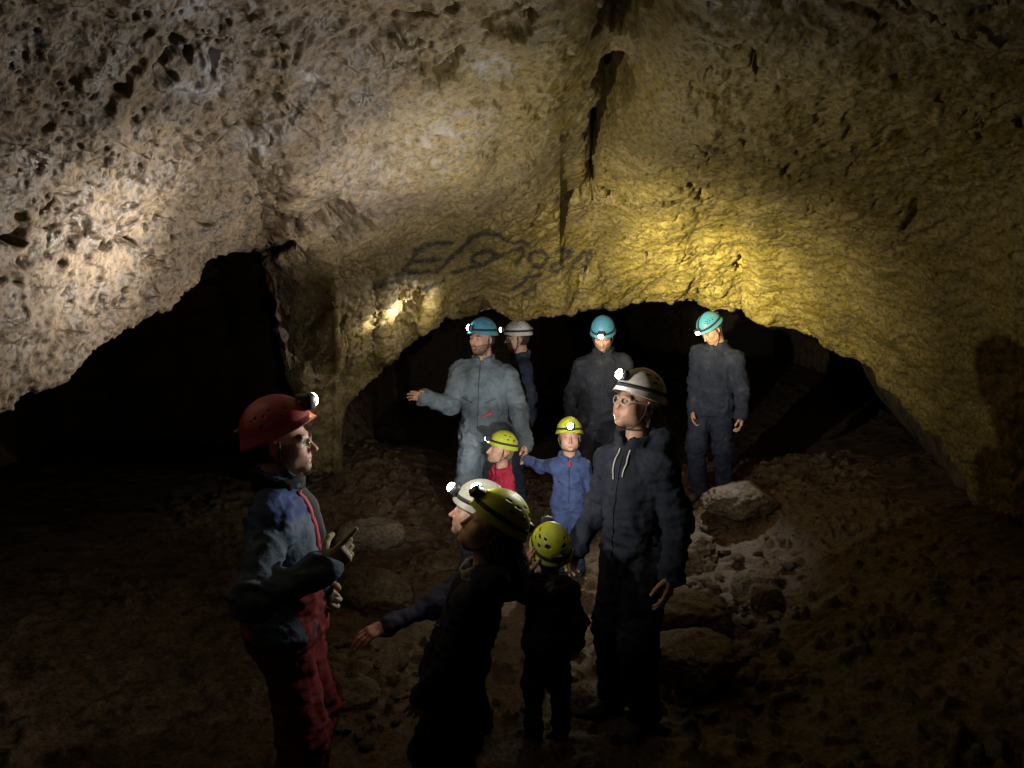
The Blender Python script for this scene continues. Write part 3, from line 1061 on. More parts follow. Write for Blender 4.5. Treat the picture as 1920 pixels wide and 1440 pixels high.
def helmet_mesh(style, R, brim, nphi=168, nth=64):
    ph = np.linspace(0, 2 * math.pi, nphi, endpoint=False)
    t = np.linspace(0.02, 1, nth)
    TH = np.zeros((nth, nphi)); PH = np.tile(ph, (nth, 1))
    thmax = rad(97) + rad(5) * np.cos(ph - math.pi) - rad(1.5) * np.cos(2 * ph)
    TH = t[:, None] * thmax[None, :]
    for (a, p, sa, sp) in VENTS[style]:
        for s in (-1, 1):
            dth = TH - rad(a)
            dph = np.angle(np.exp(1j * (PH - s * rad(p))))
            mm = np.sqrt((dth / sa) ** 2 + (dph * np.sin(TH) / sp) ** 2)
            k = np.where((mm > .62) & (mm < 1.38), 1 / (mm + 1e-6), 1)
            TH = TH + dth * (k - 1); PH = PH + dph * (k - 1)
    V = helmet_point(TH, PH, R, 0, brim).reshape(-1, 3)
    Q = grid_quads(nth, nphi, True)
    cth = TH.reshape(-1)[Q].mean(1)
    cph = np.angle(np.exp(1j * PH.reshape(-1)[Q]).mean(1))
    kill = np.zeros(len(Q), bool)
    for (a, p, sa, sp) in VENTS[style]:
        for s in (-1, 1):
            dth = cth - rad(a)
            dph = np.angle(np.exp(1j * (cph - s * rad(p)))) * np.sin(cth)
            kill |= (dth / sa) ** 2 + (dph / sp) ** 2 < .9
    Q = Q[~kill]
    top = len(V)
    V = np.vstack([V, V[:nphi].mean(0)])
    tri = np.array([[top, (i + 1) % nphi, i, i] for i in range(nphi)])
    me = bpy.data.meshes.new('helmet')
    faces = Q[:, ::-1].tolist() + [[a, b, c] for a, b, c, _ in tri[:, [0, 2, 1, 3]].tolist()]
    me.from_pydata(V.tolist(), [], faces)
    me.polygons.foreach_set('use_smooth', np.ones(len(me.polygons), bool))
    me.update()
    return me


def dome_shell(R, sc, thmax=92, nphi=48, nth=16):
    ph = np.linspace(0, 2 * math.pi, nphi, endpoint=False)
    TH, PH = np.meshgrid(np.linspace(.01, rad(thmax), nth), ph, indexing='ij')
    V = helmet_point(TH, PH, np.array(R) * sc, 0, 0).reshape(-1, 3)
    return V, grid_quads(nth, nphi, True)[:, ::-1]


def ribbon(path_in, path_out, thick=.002):
    """band between two edge polylines, given a little thickness"""
    n = len(path_in)
    V = np.vstack([path_in, path_out])
    c = V.mean(0)
    out = V - c
    out /= np.linalg.norm(out, axis=1, keepdims=True)
    V2 = np.vstack([V, V + out * thick])
    Q = []
    for i in range(n - 1):
        a, b, c_, d = i, i + 1, n + i + 1, n + i
        o = 2 * n
        Q += [[a, b, c_, d], [o + d, o + c_, o + b, o + a], [a, o + a, o + b, b], [d, c_, o + c_, o + d]]
    return V2, np.array(Q)
# ------------------------------------------------------------------ a person
def ik(sh, tgt, l1, l2, pole):
    sh, tgt, pole = (np.asarray(a, float) for a in (sh, tgt, pole))
    d = tgt - sh
    L = np.linalg.norm(d)
    L2 = min(max(L, abs(l1 - l2) + .02), l1 + l2 - .004)
    d = d / (L + 1e-9)
    tgt = sh + d * L2
    a = (l1 * l1 - l2 * l2 + L2 * L2) / (2 * L2)
    h = math.sqrt(max(l1 * l1 - a * a, 0))
    p = pole - d * (pole @ d)
    p /= np.linalg.norm(p) + 1e-9
    return sh + d * a + p * h, tgt


def put_mesh(name, V, Q, mat, parent, col=None, smooth=True):
    me = mesh_np(name, V, Q, smooth)
    if col is not None: set_col(me, col)
    return link(name, me, mat, parent)


def person(label, u, v_top, d, rz, head, cloth, hs=1.0, helmet='cave', shell='shell_blue', arms=None, lamp=None, beard=0, child=False, female=False,
           hair=None, hairc=(.05, .035, .025), glasses=None, glove=False, outfit='coverall', legs=None, skin=SKIN, fine=.0045, wide=1.0, brim=.10,
           lean=0.0, hood=False, extras=None, lampmat_strength=60, collar=True, wr=1.0, visor_tilt=0, topstrap=False, cutleg=None, nose=1.0, jaw=1.0, strap=True, bodyh=.011, neckup=.066, armlen=1.0, band=True, tilt=0.0, shift=0.0, hscale=1.0, fleece=None):
    root = bpy.data.objects.new('person', None)
    COL.objects.link(root)
    tag(root, label, 'person', 'cave visitors in helmets')
    rzr = rad(rz)
    yaw, pitch, roll = (rad(a) for a in head)
    HR = rotm('Z', yaw) @ rotm('X', pitch) @ rotm('Y', roll)
    HOFF = np.array([0, -.014, .046]); HR_ = (np.array([.097, .121, .116]) if not child else np.array([.100, .121, .116])) * hscale
    wt = P(u, v_top, d)
    ctop = HR @ (np.array([0, .02, .085]) * hs) + HR @ (HOFF * hs)
    # height of the helmet's highest point above its centre under this tilt
    nrm = np.array([0, 0, 1.0]) @ HR
    top_h = math.sqrt(((nrm * HR_ * hs) ** 2).sum())
    cr = np.array([[math.cos(rzr), -math.sin(rzr), 0], [math.sin(rzr), math.cos(rzr), 0], [0, 0, 1]])
    lean_v = np.array([0, lean, 0])
    base = wt - cr @ (np.array([ctop[0], ctop[1], 0]) + lean_v)
    fz = floor_z(base[0], base[1])
    sb = (wt[2] - fz - top_h - ctop[2] - neckup * hs) / 1.5
    root.location = (base[0], base[1], fz - .01)
    root.rotation_euler = (0, 0, rzr)
    inv = np.linalg.inv(cr)
    def loc(w):                                    # world point to this person's own space
        return inv @ (np.asarray(w, float) - np.array([base[0], base[1], fz - .01]))
    nb = np.array([0, -.012, 1.5 * sb]) + lean_v
    piv = np.array([0, 0, 1.5 * sb + neckup * hs]) + lean_v
    hc = piv + HR @ (np.array([0, .02, .085]) * hs)
    print('PERSON', label[:36], 'H=%.2f sb=%.2f' % (hc[2] + .12 * hs, sb))
    H2L = lambda V: (np.asarray(V) @ HR.T) + hc

    # ---- skeleton (own space)
    q = lambda x, y, z_: np.array([x * sb * wide if False else x * sb, y * sb, z_ * sb])
    sh = {s: q(s * .176 * wide, -.01, 1.372) + lean_v * .95 for s in (-1, 1)}
    hip = {s: q(s * .092 * wide + shift, 0, .92 - s * tilt * .5) for s in (-1, 1)}
    for s in (-1, 1): sh[s] = sh[s] + q(0, 0, s * tilt)
    lg = legs or {}
    ank, knee = {}, {}
    for s in (-1, 1):
        ank[s] = q(*lg.get(s, (s * .12, -.02 if s > 0 else .03, .085)))
        knee[s], ank[s] = ik(hip[s], ank[s], .43 * sb, .42 * sb, (s * .1, 1, 0))
    wr_, elb, hdir, hn, hkw = {}, {}, {}, {}, {}
    arms = arms or {}
    for s in (-1, 1):
        a = arms.get(s, {})
        if 'px' in a: t = loc(P(*a['px']))
        elif 'at' in a: t = q(*a['at'])
        else: t = q(s * .27 * wide, .05, .86)
        elb[s], wr_[s] = ik(sh[s], t, .285 * sb * armlen, .255 * sb * armlen, a.get('pole', (s * .5, -1, -.2)))
        fd = wr_[s] - elb[s]; fd /= np.linalg.norm(fd)
        hd = fd if 'dir' not in a else np.asarray(a['dir'], float)
        hdir[s] = hd / np.linalg.norm(hd)
        hn[s] = np.asarray(a.get('n', (-s, .25, -.05)), float)
        hkw[s] = a.get('hand', dict(curl=(.32, .36, .40, .45), thumb=.5))

    # ---- skin: one body
    NBH = (nb - hc) @ HR / hs                         # neck base in head space
    hm = head_mesh
    V, Q, C = head_with_neck(fine, hs, NBH, child, female, beard, nose, skin, hairc, jaw)
    parts = [(H2L(V), Q)]; cols = [C]
    g = Grid(q(-.62, -.45, .02) - .2 * (1 - min(1, sb)), q(.62, .55, 1.56) + .1, .02 * max(.7, sb))
    g.ell(q(0, 0, 1.25) + lean_v * .7, np.array([.15, .09, .22]) * sb, .03)
    g.ell(q(0, 0, .98), np.array([.14, .10, .17]) * sb, .04)
    g.cap(nb - np.array([0, 0, .10 * sb]), nb + np.array([0, 0, .01]), .055 * hs, .045 * hs, .03)
    for s in (-1, 1):
        g.cap(sh[s], elb[s], .045 * sb, .038 * sb, .03); g.cap(elb[s], wr_[s] - hdir[s] * .02, .038 * sb, .026 * sb, .02)
        g.cap(hip[s], knee[s], .075 * sb, .05 * sb, .03); g.cap(knee[s], ank[s], .05 * sb, .038 * sb, .02)
    V, Q = g.mesh()
    if len(V): parts.append((V, Q)); cols.append(np.tile(skin, (len(V), 1)))
    hsz = hs * (1.0 if not child else .9)
    gloves = []
    for s in (-1, 1):
        V, Q = hand_mesh(wr_[s], hdir[s], hn[s], s, hsz, max(.0035, fine), thick=1.12 if glove else 1.0, **hkw[s])
        if glove: gloves.append((V, Q))
        else:
            parts.append((V, Q))
            cols.append(np.tile(skin * np.array([1.0, .93, .9]), (len(V), 1)))
    V, Q = merge(parts)
    put_mesh('body', V, Q, M['skin'], root, np.vstack(cols))
    for V, Q in gloves:
        put_mesh('glove', V, Q, M['glove'], root)

    # ---- clothing
    lo_parts, cl = [], {}
    def torso(g, up=True, down=True):
        if up:
            g.ell(q(0, .005, 1.25) + lean_v * .7, np.array([.185 * wide, .125, .23]) * sb, .05)
            g.ell(q(shift * .5, .012, 1.06) + lean_v * .3, np.array([.172 * wide, .132, .20]) * sb, .06)
            for s in (-1, 1):
                g.cap(q(s * .035, -.022, 1.462) + lean_v, sh[s] + q(-s * .01, 0, .0), .046 * sb, .059 * sb, .05)
                g.cap(sh[s], elb[s], .069 * sb * wr, .056 * sb * wr, .045)
                g.cap(elb[s], wr_[s] - hdir[s] * .005, .057 * sb * wr, .043 * sb * wr, .03)
                w0 = wr_[s] - (wr_[s] - elb[s]) / np.linalg.norm(wr_[s] - elb[s]) * .035 * sb
                g.cap(w0, wr_[s] + (wr_[s] - elb[s]) / np.linalg.norm(wr_[s] - elb[s]) * .004, .045 * sb * wr, .045 * sb * wr, .006)
            g.ell(q(shift * .8, .0, .93), np.array([.178 * wide, .135, .13]) * sb, .06)
            if collar:
                for k in range(36):
                    t = 2 * math.pi * k / 36
                    b0 = nb + np.array([math.sin(t) * .072, math.cos(t) * .066 + .005, -.030]) * hs
                    if abs(math.sin(t)) < .22 and math.cos(t) > 0: continue
                    b1 = b0 + np.array([math.sin(t) * .006, math.cos(t) * .008, .042 - .020 * math.cos(t)]) * hs
                    g.cap(b0, b1, .014 * hs, .008 * hs, .012)
            if hood:
                for k in range(9):
                    t = -math.pi / 2 + math.pi * k / 8
                    c0 = nb + np.array([math.sin(t) * .105, -.045 - math.cos(t) * .075, -.020 - .012 * math.cos(t)]) * hs
                    g.ell(c0, np.array([.045, .045, .05 + .02 * math.cos(t)]) * hs, .04)
        if down:
            g.ell(q(shift, -.005, .92), np.array([.172 * wide, .132, .13]) * sb, .05)
            for s in (-1, 1):
                g.cap(hip[s] + q(0, 0, -.02), knee[s], .102 * sb * wr, .080 * sb * wr, .05)
                g.cap(knee[s], ank[s], .080 * sb * wr, .068 * sb * wr, .03)
    allp = np.array([*sh.values(), *elb.values(), *wr_.values(), *ank.values(), *knee.values()])
    mn, mx = allp.min(0) - .18 * max(.75, sb), allp.max(0) + .18 * max(.75, sb)
    mx[2] = nb[2] + .12
    jobs = [('coverall', True, True)] if outfit == 'coverall' else [('jacket', True, False), ('trousers', False, True)]
    bv = None
    for nm, upf, dnf in jobs:
        lo, hi = mn.copy(), mx.copy()
        if not upf: hi[2] = 1.12 * sb
        if upf and not dnf:
            lo[2] = min(.74 * sb, wr_[-1][2] - .06, wr_[1][2] - .06)
        g = Grid(lo, hi, bodyh * max(.72, sb))
        torso(g, upf, dnf)
        if nm == 'jacket': g.cut_below(min(.84 * sb, 9) if min(wr_[-1][2], wr_[1][2]) > .84 * sb else lo[2] + .02)
        V, Q = g.mesh()
        N = vnormals(V, Q)
        B_ = V / sb
        # folds: around the limbs, deepest near elbows, waist, knees
        near = np.zeros(len(V))
        for pt, r in [(elb[-1], .13), (elb[1], .13), (knee[-1], .15), (knee[1], .15), (q(0, 0, .98), .2), (ank[-1], .14), (ank[1], .14), (wr_[1], .10), (wr_[-1], .10), (sh[1], .09), (sh[-1], .09)]:
            near = np.maximum(near, np.exp(-(np.linalg.norm(V - pt, axis=1) / (r * sb)) ** 2))
        wp = B_ + .05 * np.stack([vnoise(B_ * 5, 1), vnoise(B_ * 5, 2), vnoise(B_ * 5, 3)], 1)
        f1 = fbm(wp * np.array([7, 7, 15]) + u * .01, 2, 4, ridged=True)
        f2 = fbm(wp * np.array([9, 9, 5]) + u * .02, 2, 5, ridged=True)
        f3 = fbm(wp * np.array([13, 13, 26]) + u * .03, 2, 6, ridged=True)
        V = V + N * ((.007 + .017 * near) * f1 + .012 * f2 + (.004 + .007 * near) * f3 - .007)[:, None] * sb ** .5
        C = cloth(B_, N) if callable(cloth) else np.tile(np.asarray(cloth, float), (len(V), 1))
        if nm == 'trousers' and isinstance(extras, dict) and 'trousers' in extras: C = np.tile(np.asarray(extras['trousers'], float), (len(V), 1))
        o = put_mesh(nm, V, Q, M['cloth'], root, C)
        cl[nm] = (V, Q, o)
        if upf: bv = BVHTree.FromPolygons(V.tolist(), Q.tolist()); top_o = o

    def on_front(x, z_, off=.002, back=False):
        dr = Vector((0, 1, 0)) if back else Vector((0, -1, 0))
        hit = bv.ray_cast(Vector((x, -1.0 if back else 1.0, z_)), dr)
        if hit[0] is None: return None
        return np.array(hit[0]) + np.array(hit[1]) * off
    def strip(name, pts, r, mat, flat=.5, parent=None):
        pp = [on_front(x * sb, z_ * sb) for x, z_ in pts]
        pp = [p for p in pp if p is not None]
        if len(pp) < 2: return
        V, Q = tube(pp, r, 6, flat=flat)
        put_mesh(name, V, Q, mat, parent or top_o)
    lin = lambda a, b, n=10: [(a[0] + (b[0] - a[0]) * i / (n - 1), a[1] + (b[1] - a[1]) * i / (n - 1)) for i in range(n)]
    if outfit == 'coverall' or (isinstance(extras, dict) and extras.get('zip')):
        strip('zip', lin((0, 1.44), (0, .95), 26), .005, M['zip'])
        for s in (-1, 1):
            strip('pocket_slit', lin((s * .05, 1.17), (s * .135, 1.205), 8), .0055, M['zip'])

    if fleece is not None:
        g = Grid(nb - .16 * hs, nb + .16 * hs, .006)
        for k in range(40):
            t = 2 * math.pi * k / 40
            b0 = nb + np.array([math.sin(t) * .082, math.cos(t) * .076 + .005, -.030 + .008 * math.sin(3 * t)]) * hs
            b1 = b0 + np.array([math.sin(t) * .010, math.cos(t) * .010, .040 - .018 * math.cos(t)]) * hs
            g.cap(b0, b1, .014 * hs, .008 * hs, .012)
        V, Q = g.mesh()
        N = vnormals(V, Q)
        V = V + N * (.006 * fbm(V * 24, 3, 5, ridged=True))[:, None]
        put_mesh('collar', V, Q, M['cloth'], root, np.tile(np.asarray(fleece, float), (len(V), 1)))

    # ---- boots
    for s in (-1, 1):
        a = ank[s]
        g = Grid(a + q(-.09, -.14, -.12), a + q(.09, .24, .12), .009 * max(.7, sb))
        g.cap(a + q(0, 0, .08), a + q(0, -.005, -.02), .058 * sb, .052 * sb, .02)
        g.cap(a + q(0, -.03, -.042), a + q(s * .015, .15, -.048), .042 * sb, .040 * sb, .03)
        g.cut_below(a[2] - .085 * sb)
        V, Q = g.mesh()
        if len(V): put_mesh('boot', V, Q, M['leather'], root)

    # ---- helmet
    tilt = rotm('X', rad(visor_tilt))
    HP = lambda V: H2L(((np.asarray(V) @ tilt.T) + HOFF) * hs)
    me = helmet_mesh(helmet, HR_, brim)
    V = np.empty(len(me.vertices) * 3, dtype=np.float32); me.vertices.foreach_get('co', V)
    me.vertices.foreach_set('co', HP(V.reshape(-1, 3)).astype(np.float32).ravel()); me.update()
    ho = link('helmet', me, M[shell], root)
    md = ho.modifiers.new('shell', 'SOLIDIFY'); md.thickness = .0035 * hs; md.offset = -1
    V, Q = dome_shell(HR_, .945)
    put_mesh('helmet_liner', HP(V), Q, M['liner'], ho)
    # rim edge roll
    ph = np.linspace(0, 2 * math.pi, 97)[:-1]
    # lamp band round the shell
    pb_ = np.linspace(0, 2 * math.pi, 90)
    tb = rad(80) + rad(6) * np.cos(pb_ - math.pi) * .5
    def ring(dth, sc): return HP(helmet_point(tb + dth, pb_, HR_ * sc, 0, 0))
    if band:
        V, Q = ribbon(ring(-.075, 1.012), ring(.075, 1.022), .003)
        put_mesh('lamp_strap', V, Q, M['strap'], ho)
    if topstrap:
        tt = np.linspace(-rad(78), rad(80), 60)
        def over(dx):
            pts = helmet_point(np.abs(tt), np.where(tt < 0, math.pi, 0.0), HR_ * 1.015, 0, 0); pts[:, 0] += dx
            return HP(pts)
        V, Q = ribbon(over(-.010), over(.010), .003)
        put_mesh('crown_strap', V, Q, M['strap'], ho)
    if strap:
        cz = -.118 if not child else -.104
        for s in (-1, 1):
            pts = spline([(s * .086, .012, .020), (s * .083, .010, -.030), (s * .068, .020, -.075), (s * .040, .040, cz), (0, .052, cz - .008)], 22)
            V, Q = tube(H2L(np.array(pts) * hs), .0065 * hs, 6, flat=.45)
            put_mesh('chin_strap', V, Q, M['strap'], ho)
            pts = spline([(s * .082, -.055, .010), (s * .083, -.030, -.040), (s * .070, .016, -.073)], 14)
            V, Q = tube(H2L(np.array(pts) * hs), .0055 * hs, 6, flat=.45)
            put_mesh('chin_strap', V, Q, M['strap'], ho)

    # ---- headlamp
    if lamp:
        base_pt = helmet_point(np.array([rad(lamp.get('th', 72))]), np.array([0.0]), HR_, 0, 0)[0]
        fwd = np.array([0, 1.0, 0])
        lp = HP((base_pt + np.array([0, .020, .004]))[None])[0]
        wl = cr @ lp + np.array(root.location)
        if 'aim' in lamp: dr = inv @ (P(*lamp['aim']) - wl)
        else: dr = HR @ np.array([0, 1, .1])
        dr /= np.linalg.norm(dr)
        hf = HR @ np.array([0, 1.0, 0])
        sd = np.cross(dr, HR @ np.array([0, 0, 1.0])); sd /= np.linalg.norm(sd)
        upv = np.cross(sd, dr)
        LM = np.stack([sd, dr, upv], 1)
        k = lamp.get('size', 1.0) * (hs ** .5)
        T = lambda V: np.asarray(V) @ LM.T * k + lp
        V1, Q1 = box_mesh(.062, .030, .050, .4)
        # bracket from shell to lamp
        bp0 = HP(base_pt[None])[0]
        V2, Q2 = tube([bp0 - hf * .004, (bp0 + lp) / 2, lp], .013 * k, 8)
        V, Q = merge([(T(V1), Q1), (V2, Q2)])
        lo_ = put_mesh('headlamp', V, Q, M['lampbody'], root)
        a = np.linspace(0, 2 * math.pi, 25)[:-1]
        r = .0215
        V, Q = tube(np.stack([np.cos(a) * r, np.full(24, .017), np.sin(a) * r], 1), .0032, 6, closed=True)
        put_mesh('lamp_bezel', T(V), Q, M['bezel'], lo_)
        prof = [(0, .037), (.45, .0355), (.8, .031), (.97, .026), (1.0, .022), (1.0, .0155)]      # moulded translucent lens standing proud of the bezel
        V = np.array([[math.cos(t) * r * x, yy, math.sin(t) * r * x] for x, yy in prof for t in a])
        put_mesh('lamp_lens', T(V), grid_quads(len(prof), 24, True), lens_mat(lamp.get('col', (1, .97, .92)), lamp.get('glow', lampmat_strength)), lo_)
        # battery pack on the back of the band
        pk = HP(helmet_point(np.array([rad(76)]), np.array([math.pi]), HR_ * 1.06, 0, 0))[0]
        V1, Q1 = box_mesh(.060 * hs, .026 * hs, .034 * hs, .4)
        put_mesh('battery_pack', V1 @ HR.T + pk, Q1, M['lampbody'], lo_)
        for (pw, ang, nm, *lc) in lamp.get('beams', ()):
            l = bpy.data.lights.new(nm, 'SPOT')
            l.energy = pw; l.color = lc[0] if lc else lamp.get('col', (1, .97, .92)); l.spot_size = rad(ang); l.spot_blend = 1.0; l.shadow_soft_size = .014
            o = bpy.data.objects.new('headlamp_' + nm, l); COL.objects.link(o)
            o.parent = lo_
            o.location = Vector(lp + dr * .042 * k)
            o.rotation_euler = Vector(dr).to_track_quat('-Z', 'Y').to_euler()

    # ---- hair
    if hair:
        style, hmat = hair
        g = Grid((-.15, -.20, -.42), (.15, .10, .10), .007 / hs)
        if style == 'short':
            g.ell((0, -.035, -.005), (.077, .078, .072), .02)
        elif style == 'long':
            g.ell((0, -.035, -.005), (.080, .082, .080), .02)
            g.cap((0, -.06, -.03), (0, -.085, -.13), .066, .05, .04)
            g.ell((0, .045, -.02), (.066, .080, .10), .012, sub=True)
        elif style == 'tied':
            g.ell((0, -.035, -.010), (.079, .080, .072), .02)
            g.cap((0, -.10, -.045), (.01, -.125, -.13), .028, .012, .02)
            g.cap((.078, -.02, -.02), (.066, -.035, -.09), .012, .008, .02)
            g.cap((-.078, -.02, -.02), (-.066, -.035, -.09), .012, .008, .02)
        V, Q = g.mesh()
        N = vnormals(V, Q)
        V = V + N * (.006 * fbm(V * np.array([60, 60, 14]), 3, 8, ridged=True))[:, None]
        pieces = [(H2L(V * hs), Q)]
        rs_ = np.random.RandomState(11)
        ns = {'long': 520, 'tied': 40, 'short': 0}[style]
        for i in range(ns):
            a = rs_.uniform(rad(62), rad(298)) if style == 'long' else rs_.uniform(rad(150), rad(215))
            p0 = np.array([math.sin(a) * .078, math.cos(a) * .088 - .012, rs_.uniform(-.02, .04)])
            ln = rs_.uniform(.10, .235) if style == 'long' else rs_.uniform(.07, .15)
            w0 = H2L(p0[None] * hs)[0]
            outd = w0 - (hc + HR @ np.array([0, -.012, -.02])); outd[2] = 0; outd /= np.linalg.norm(outd) + 1e-6
            pts, ph_ = [], rs_.uniform(0, 6.28)
            for j in range(9):
                f = j / 8
                sw = .014 * math.sin(ph_ + f * 8) * f
                pts.append(w0 + outd * (.012 + .045 * f ** 1.3) * hs + np.array([sw, sw * .7, -ln * f * hs]) + np.array([rs_.normal() * .002, rs_.normal() * .002, 0]))
            pieces.append(tube(pts, np.linspace(.0040, .0010, 9) * rs_.uniform(.5, 1.1), 4, flat=.7))
        V, Q = merge(pieces)
        put_mesh('hair', V, Q, M[hmat], root)

    # ---- spectacles
    if glasses:
        gp, a = [], np.linspace(0, 2 * math.pi, 33)[:-1]
        rim_r = .0016 if glasses == 'clear_rim' else .0013
        go = None
        for s in (-1, 1):
            pts = np.stack([s * .032 + .0235 * np.cos(a), .100 - .012 * ((np.cos(a) * .0235 * s + .0) / .0235) * .4 * s * s, .000 + .0175 * np.sin(a)], 1)
            pts[:, 1] = .101 - .9 * (np.abs(pts[:, 0]) - .02).clip(0) ** 1.5 * 2
            gp.append(tube(pts, rim_r, 6, closed=True))
            gp.append(tube(spline([(s * .0555, .094, .004), (s * .078, .06, .006), (s * .084, -.01, .002)], 10), rim_r * .9, 6))
        gp.append(tube(spline([(-.009, .101, .004), (0, .105, .007), (.009, .101, .004)], 7), rim_r, 6))
        V, Q = merge(gp)
        go = put_mesh('spectacles', H2L(V * hs), Q, M[glasses], root)
        for s in (-1, 1):
            V = np.array([[s * .032 + .0232 * x * math.cos(t), .1005, .0172 * x * math.sin(t)] for x in np.linspace(0, 1, 4) for t in a])
            V[:, 1] = .101 - .9 * (np.abs(V[:, 0]) - .02).clip(0) ** 1.5 * 2
            put_mesh('spectacle_lens', H2L(V * hs), grid_quads(4, 32, True), M['glass'], go)
    return dict(root=root, sb=sb, H2L=H2L, hs=hs, loc=loc, strip=strip, on_front=on_front, wr=wr_, elb=elb, hdir=hdir, nb=nb, q=q, lin=lin, top=top_o, hn=hn)


def head_with_neck(h, hs, NBH, child, female, beard, nose, skin, hairc, jaw):
    """head as in head_mesh, with the neck drawn to wherever the shoulders are"""
    global _NECK
    _NECK = NBH
    return head_mesh(h, hs, beard=beard, child=child, nose=nose, skin=skin, hairc=hairc, jaw=jaw, female=female, neck=NBH)
# ------------------------------------------------------------------ the visitors
NAVY = (.030, .040, .075)


def coverall_worn(B_, N):
    c = np.tile(np.array([.125, .160, .190]), (len(B_), 1))
    n = fbm(B_ * 3, 3, 7)
    c = c * (1 + .35 * n[:, None])
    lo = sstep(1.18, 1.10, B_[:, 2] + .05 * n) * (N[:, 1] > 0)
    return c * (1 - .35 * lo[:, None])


def red_man(B_, N):
    blue = np.array([.045, .075, .20]); pale = np.array([.085, .125, .17]); red = np.array([.19, .022, .026])
    n = fbm(B_ * 3, 3, 9)
    yoke = sstep(1.36, 1.39, B_[:, 2])
    c = pale * (1 - yoke)[:, None] + blue * yoke[:, None]
    arm = np.abs(B_[:, 0]) > .165
    low = (B_[:, 2] < 1.15 + .02 * n) & ~arm & (B_[:, 1] < .30)
    low |= (B_[:, 2] < .9)
    fore = (B_[:, 1] > .115) & (B_[:, 2] < 1.2) & (B_[:, 2] > .9) & (np.abs(B_[:, 0]) > .12)
    c[low & ~fore] = red
    return c * (1 + .25 * n[:, None])


COOL = (1.0, .95, .89)
WARM = (1.0, .91, .42)
SOFT = (1.0, .93, .80)
persons = {}
persons['red'] = person('man in a red helmet and muddy blue and red coverall, spectacles, gloved hand pointing', 517, 738, 2.75, -82, (-6, 4, 0), red_man,
    helmet='round', shell='shell_red', brim=.16, beard=.55, glasses='wire', glove=True, hair=('short', 'hair_dark'), hairc=(.06, .05, .045), visor_tilt=15, band=False, neckup=.042, jaw=1.12, nose=1.12, hscale=1.07, fleece=(.012, .012, .014), fine=.0036, bodyh=.009,
    arms={1: dict(px=(608, 1065, 2.5), pole=(.9, -.5, -.9), n=(-1, 0, .3), dir=(-.15, .8, .55), hand=dict(curl=(.08, .75, .85, .9), thumb=1.8)),
          -1: dict(px=(600, 1105, 2.85), pole=(-.9, -.5, -.9), n=(1, 0, .2), hand=dict(curl=(.5, .55, .6, .65), thumb=.6))},
    lamp=dict(aim=(1350, 520, 6.6), col=WARM, beams=((1500, 11, 'spot'), (1700, 22, 'pool'), (420, 38, 'spill'), (370, 50, 'beam', SOFT), (75, 122, 'flood', SOFT)), size=1.25, th=62))
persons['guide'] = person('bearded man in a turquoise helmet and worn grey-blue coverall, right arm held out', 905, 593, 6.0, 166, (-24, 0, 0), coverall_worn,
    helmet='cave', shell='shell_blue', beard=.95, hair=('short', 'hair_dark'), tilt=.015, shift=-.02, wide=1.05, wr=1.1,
    arms={1: dict(px=(795, 746, 5.75), pole=(-.2, .0, -1), n=(0, 1, -.1), hand=dict(curl=(.14, .16, .2, .24), thumb=.3, spread=.03)),
          -1: dict(px=(985, 838, 5.75), pole=(-.6, -1, 0))},
    lamp=dict(aim=(740, 585, 6.0), col=COOL, beams=((110, 36, 'beam'), (14, 110, 'flood'))))
persons['behind'] = person('person in a cream-white helmet and dark coverall half hidden behind the bearded man', 972, 598, 7.0, 100, (0, -4, 0), NAVY,
    helmet='cave', shell='shell_white', hair=('short', 'hair_dark'),
    lamp=dict(aim=(600, 640, 7.0), col=COOL, beams=((4, 100, 'flood'),), glow=20))
persons['bluedown'] = person('person in a turquoise helmet and dark jacket looking down, behind the woman in spectacles', 1131, 590, 6.5, 172, (-4, -28, 0), (.022, .024, .034),
    helmet='cave', shell='shell_blue', beard=.4, tilt=-.015, shift=.02, hair=('short', 'hair_dark'), hairc=(.12, .09, .07),
    lamp=dict(aim=(1060, 1000, 5.4), col=(1, .9, .62), beams=((45, 62, 'flood'),), glow=50))
persons['right'] = person('man with bowed head in a turquoise helmet and navy coverall, standing furthest right', 1331, 583, 7.0, 150, (-30, -38, 8), (.022, .027, .052),
    helmet='cave', shell='shell_blue', hair=('short', 'hair_dark'), topstrap=True, tilt=.022, shift=.03, wide=1.02, wr=1.06,
    arms={1: dict(px=(1300, 790, 7.0)), -1: dict(px=(1392, 800, 6.75), pole=(-.7, -1, 0), hand=dict(curl=(.5, .55, .6, .6), thumb=.6))},
    legs={1: (.11, .06, .085), -1: (-.10, -.10, .085)},
    lamp=dict(aim=(1300, 1010, 5.9), col=COOL, beams=((45, 56, 'flood'),), glow=14))
persons['woman'] = person('woman in a white helmet and pale-rimmed spectacles, dark hooded jacket with white drawstrings', 1202, 688, 3.5, 134, (-12, 14, 0), (.022, .028, .045),
    helmet='climb', shell='shell_white', female=True, hair=('tied', 'hair_brown'), glasses='clear_rim', outfit='jacket', hood=True, extras=dict(trousers=(.012, .014, .022)), tilt=-.012, shift=-.025, wide=.84, wr=1.05, fine=.0036, bodyh=.009, jaw=1.0, nose=.75,
    arms={1: dict(at=(.27, .10, .90)), -1: dict(at=(-.27, .06, .88))},
    lamp=dict(aim=(120, 440, 2.65), col=COOL, beams=((300, 17, 'beam'), (200, 32, 'halo'), (58, 142, 'flood')), th=58, glow=90))
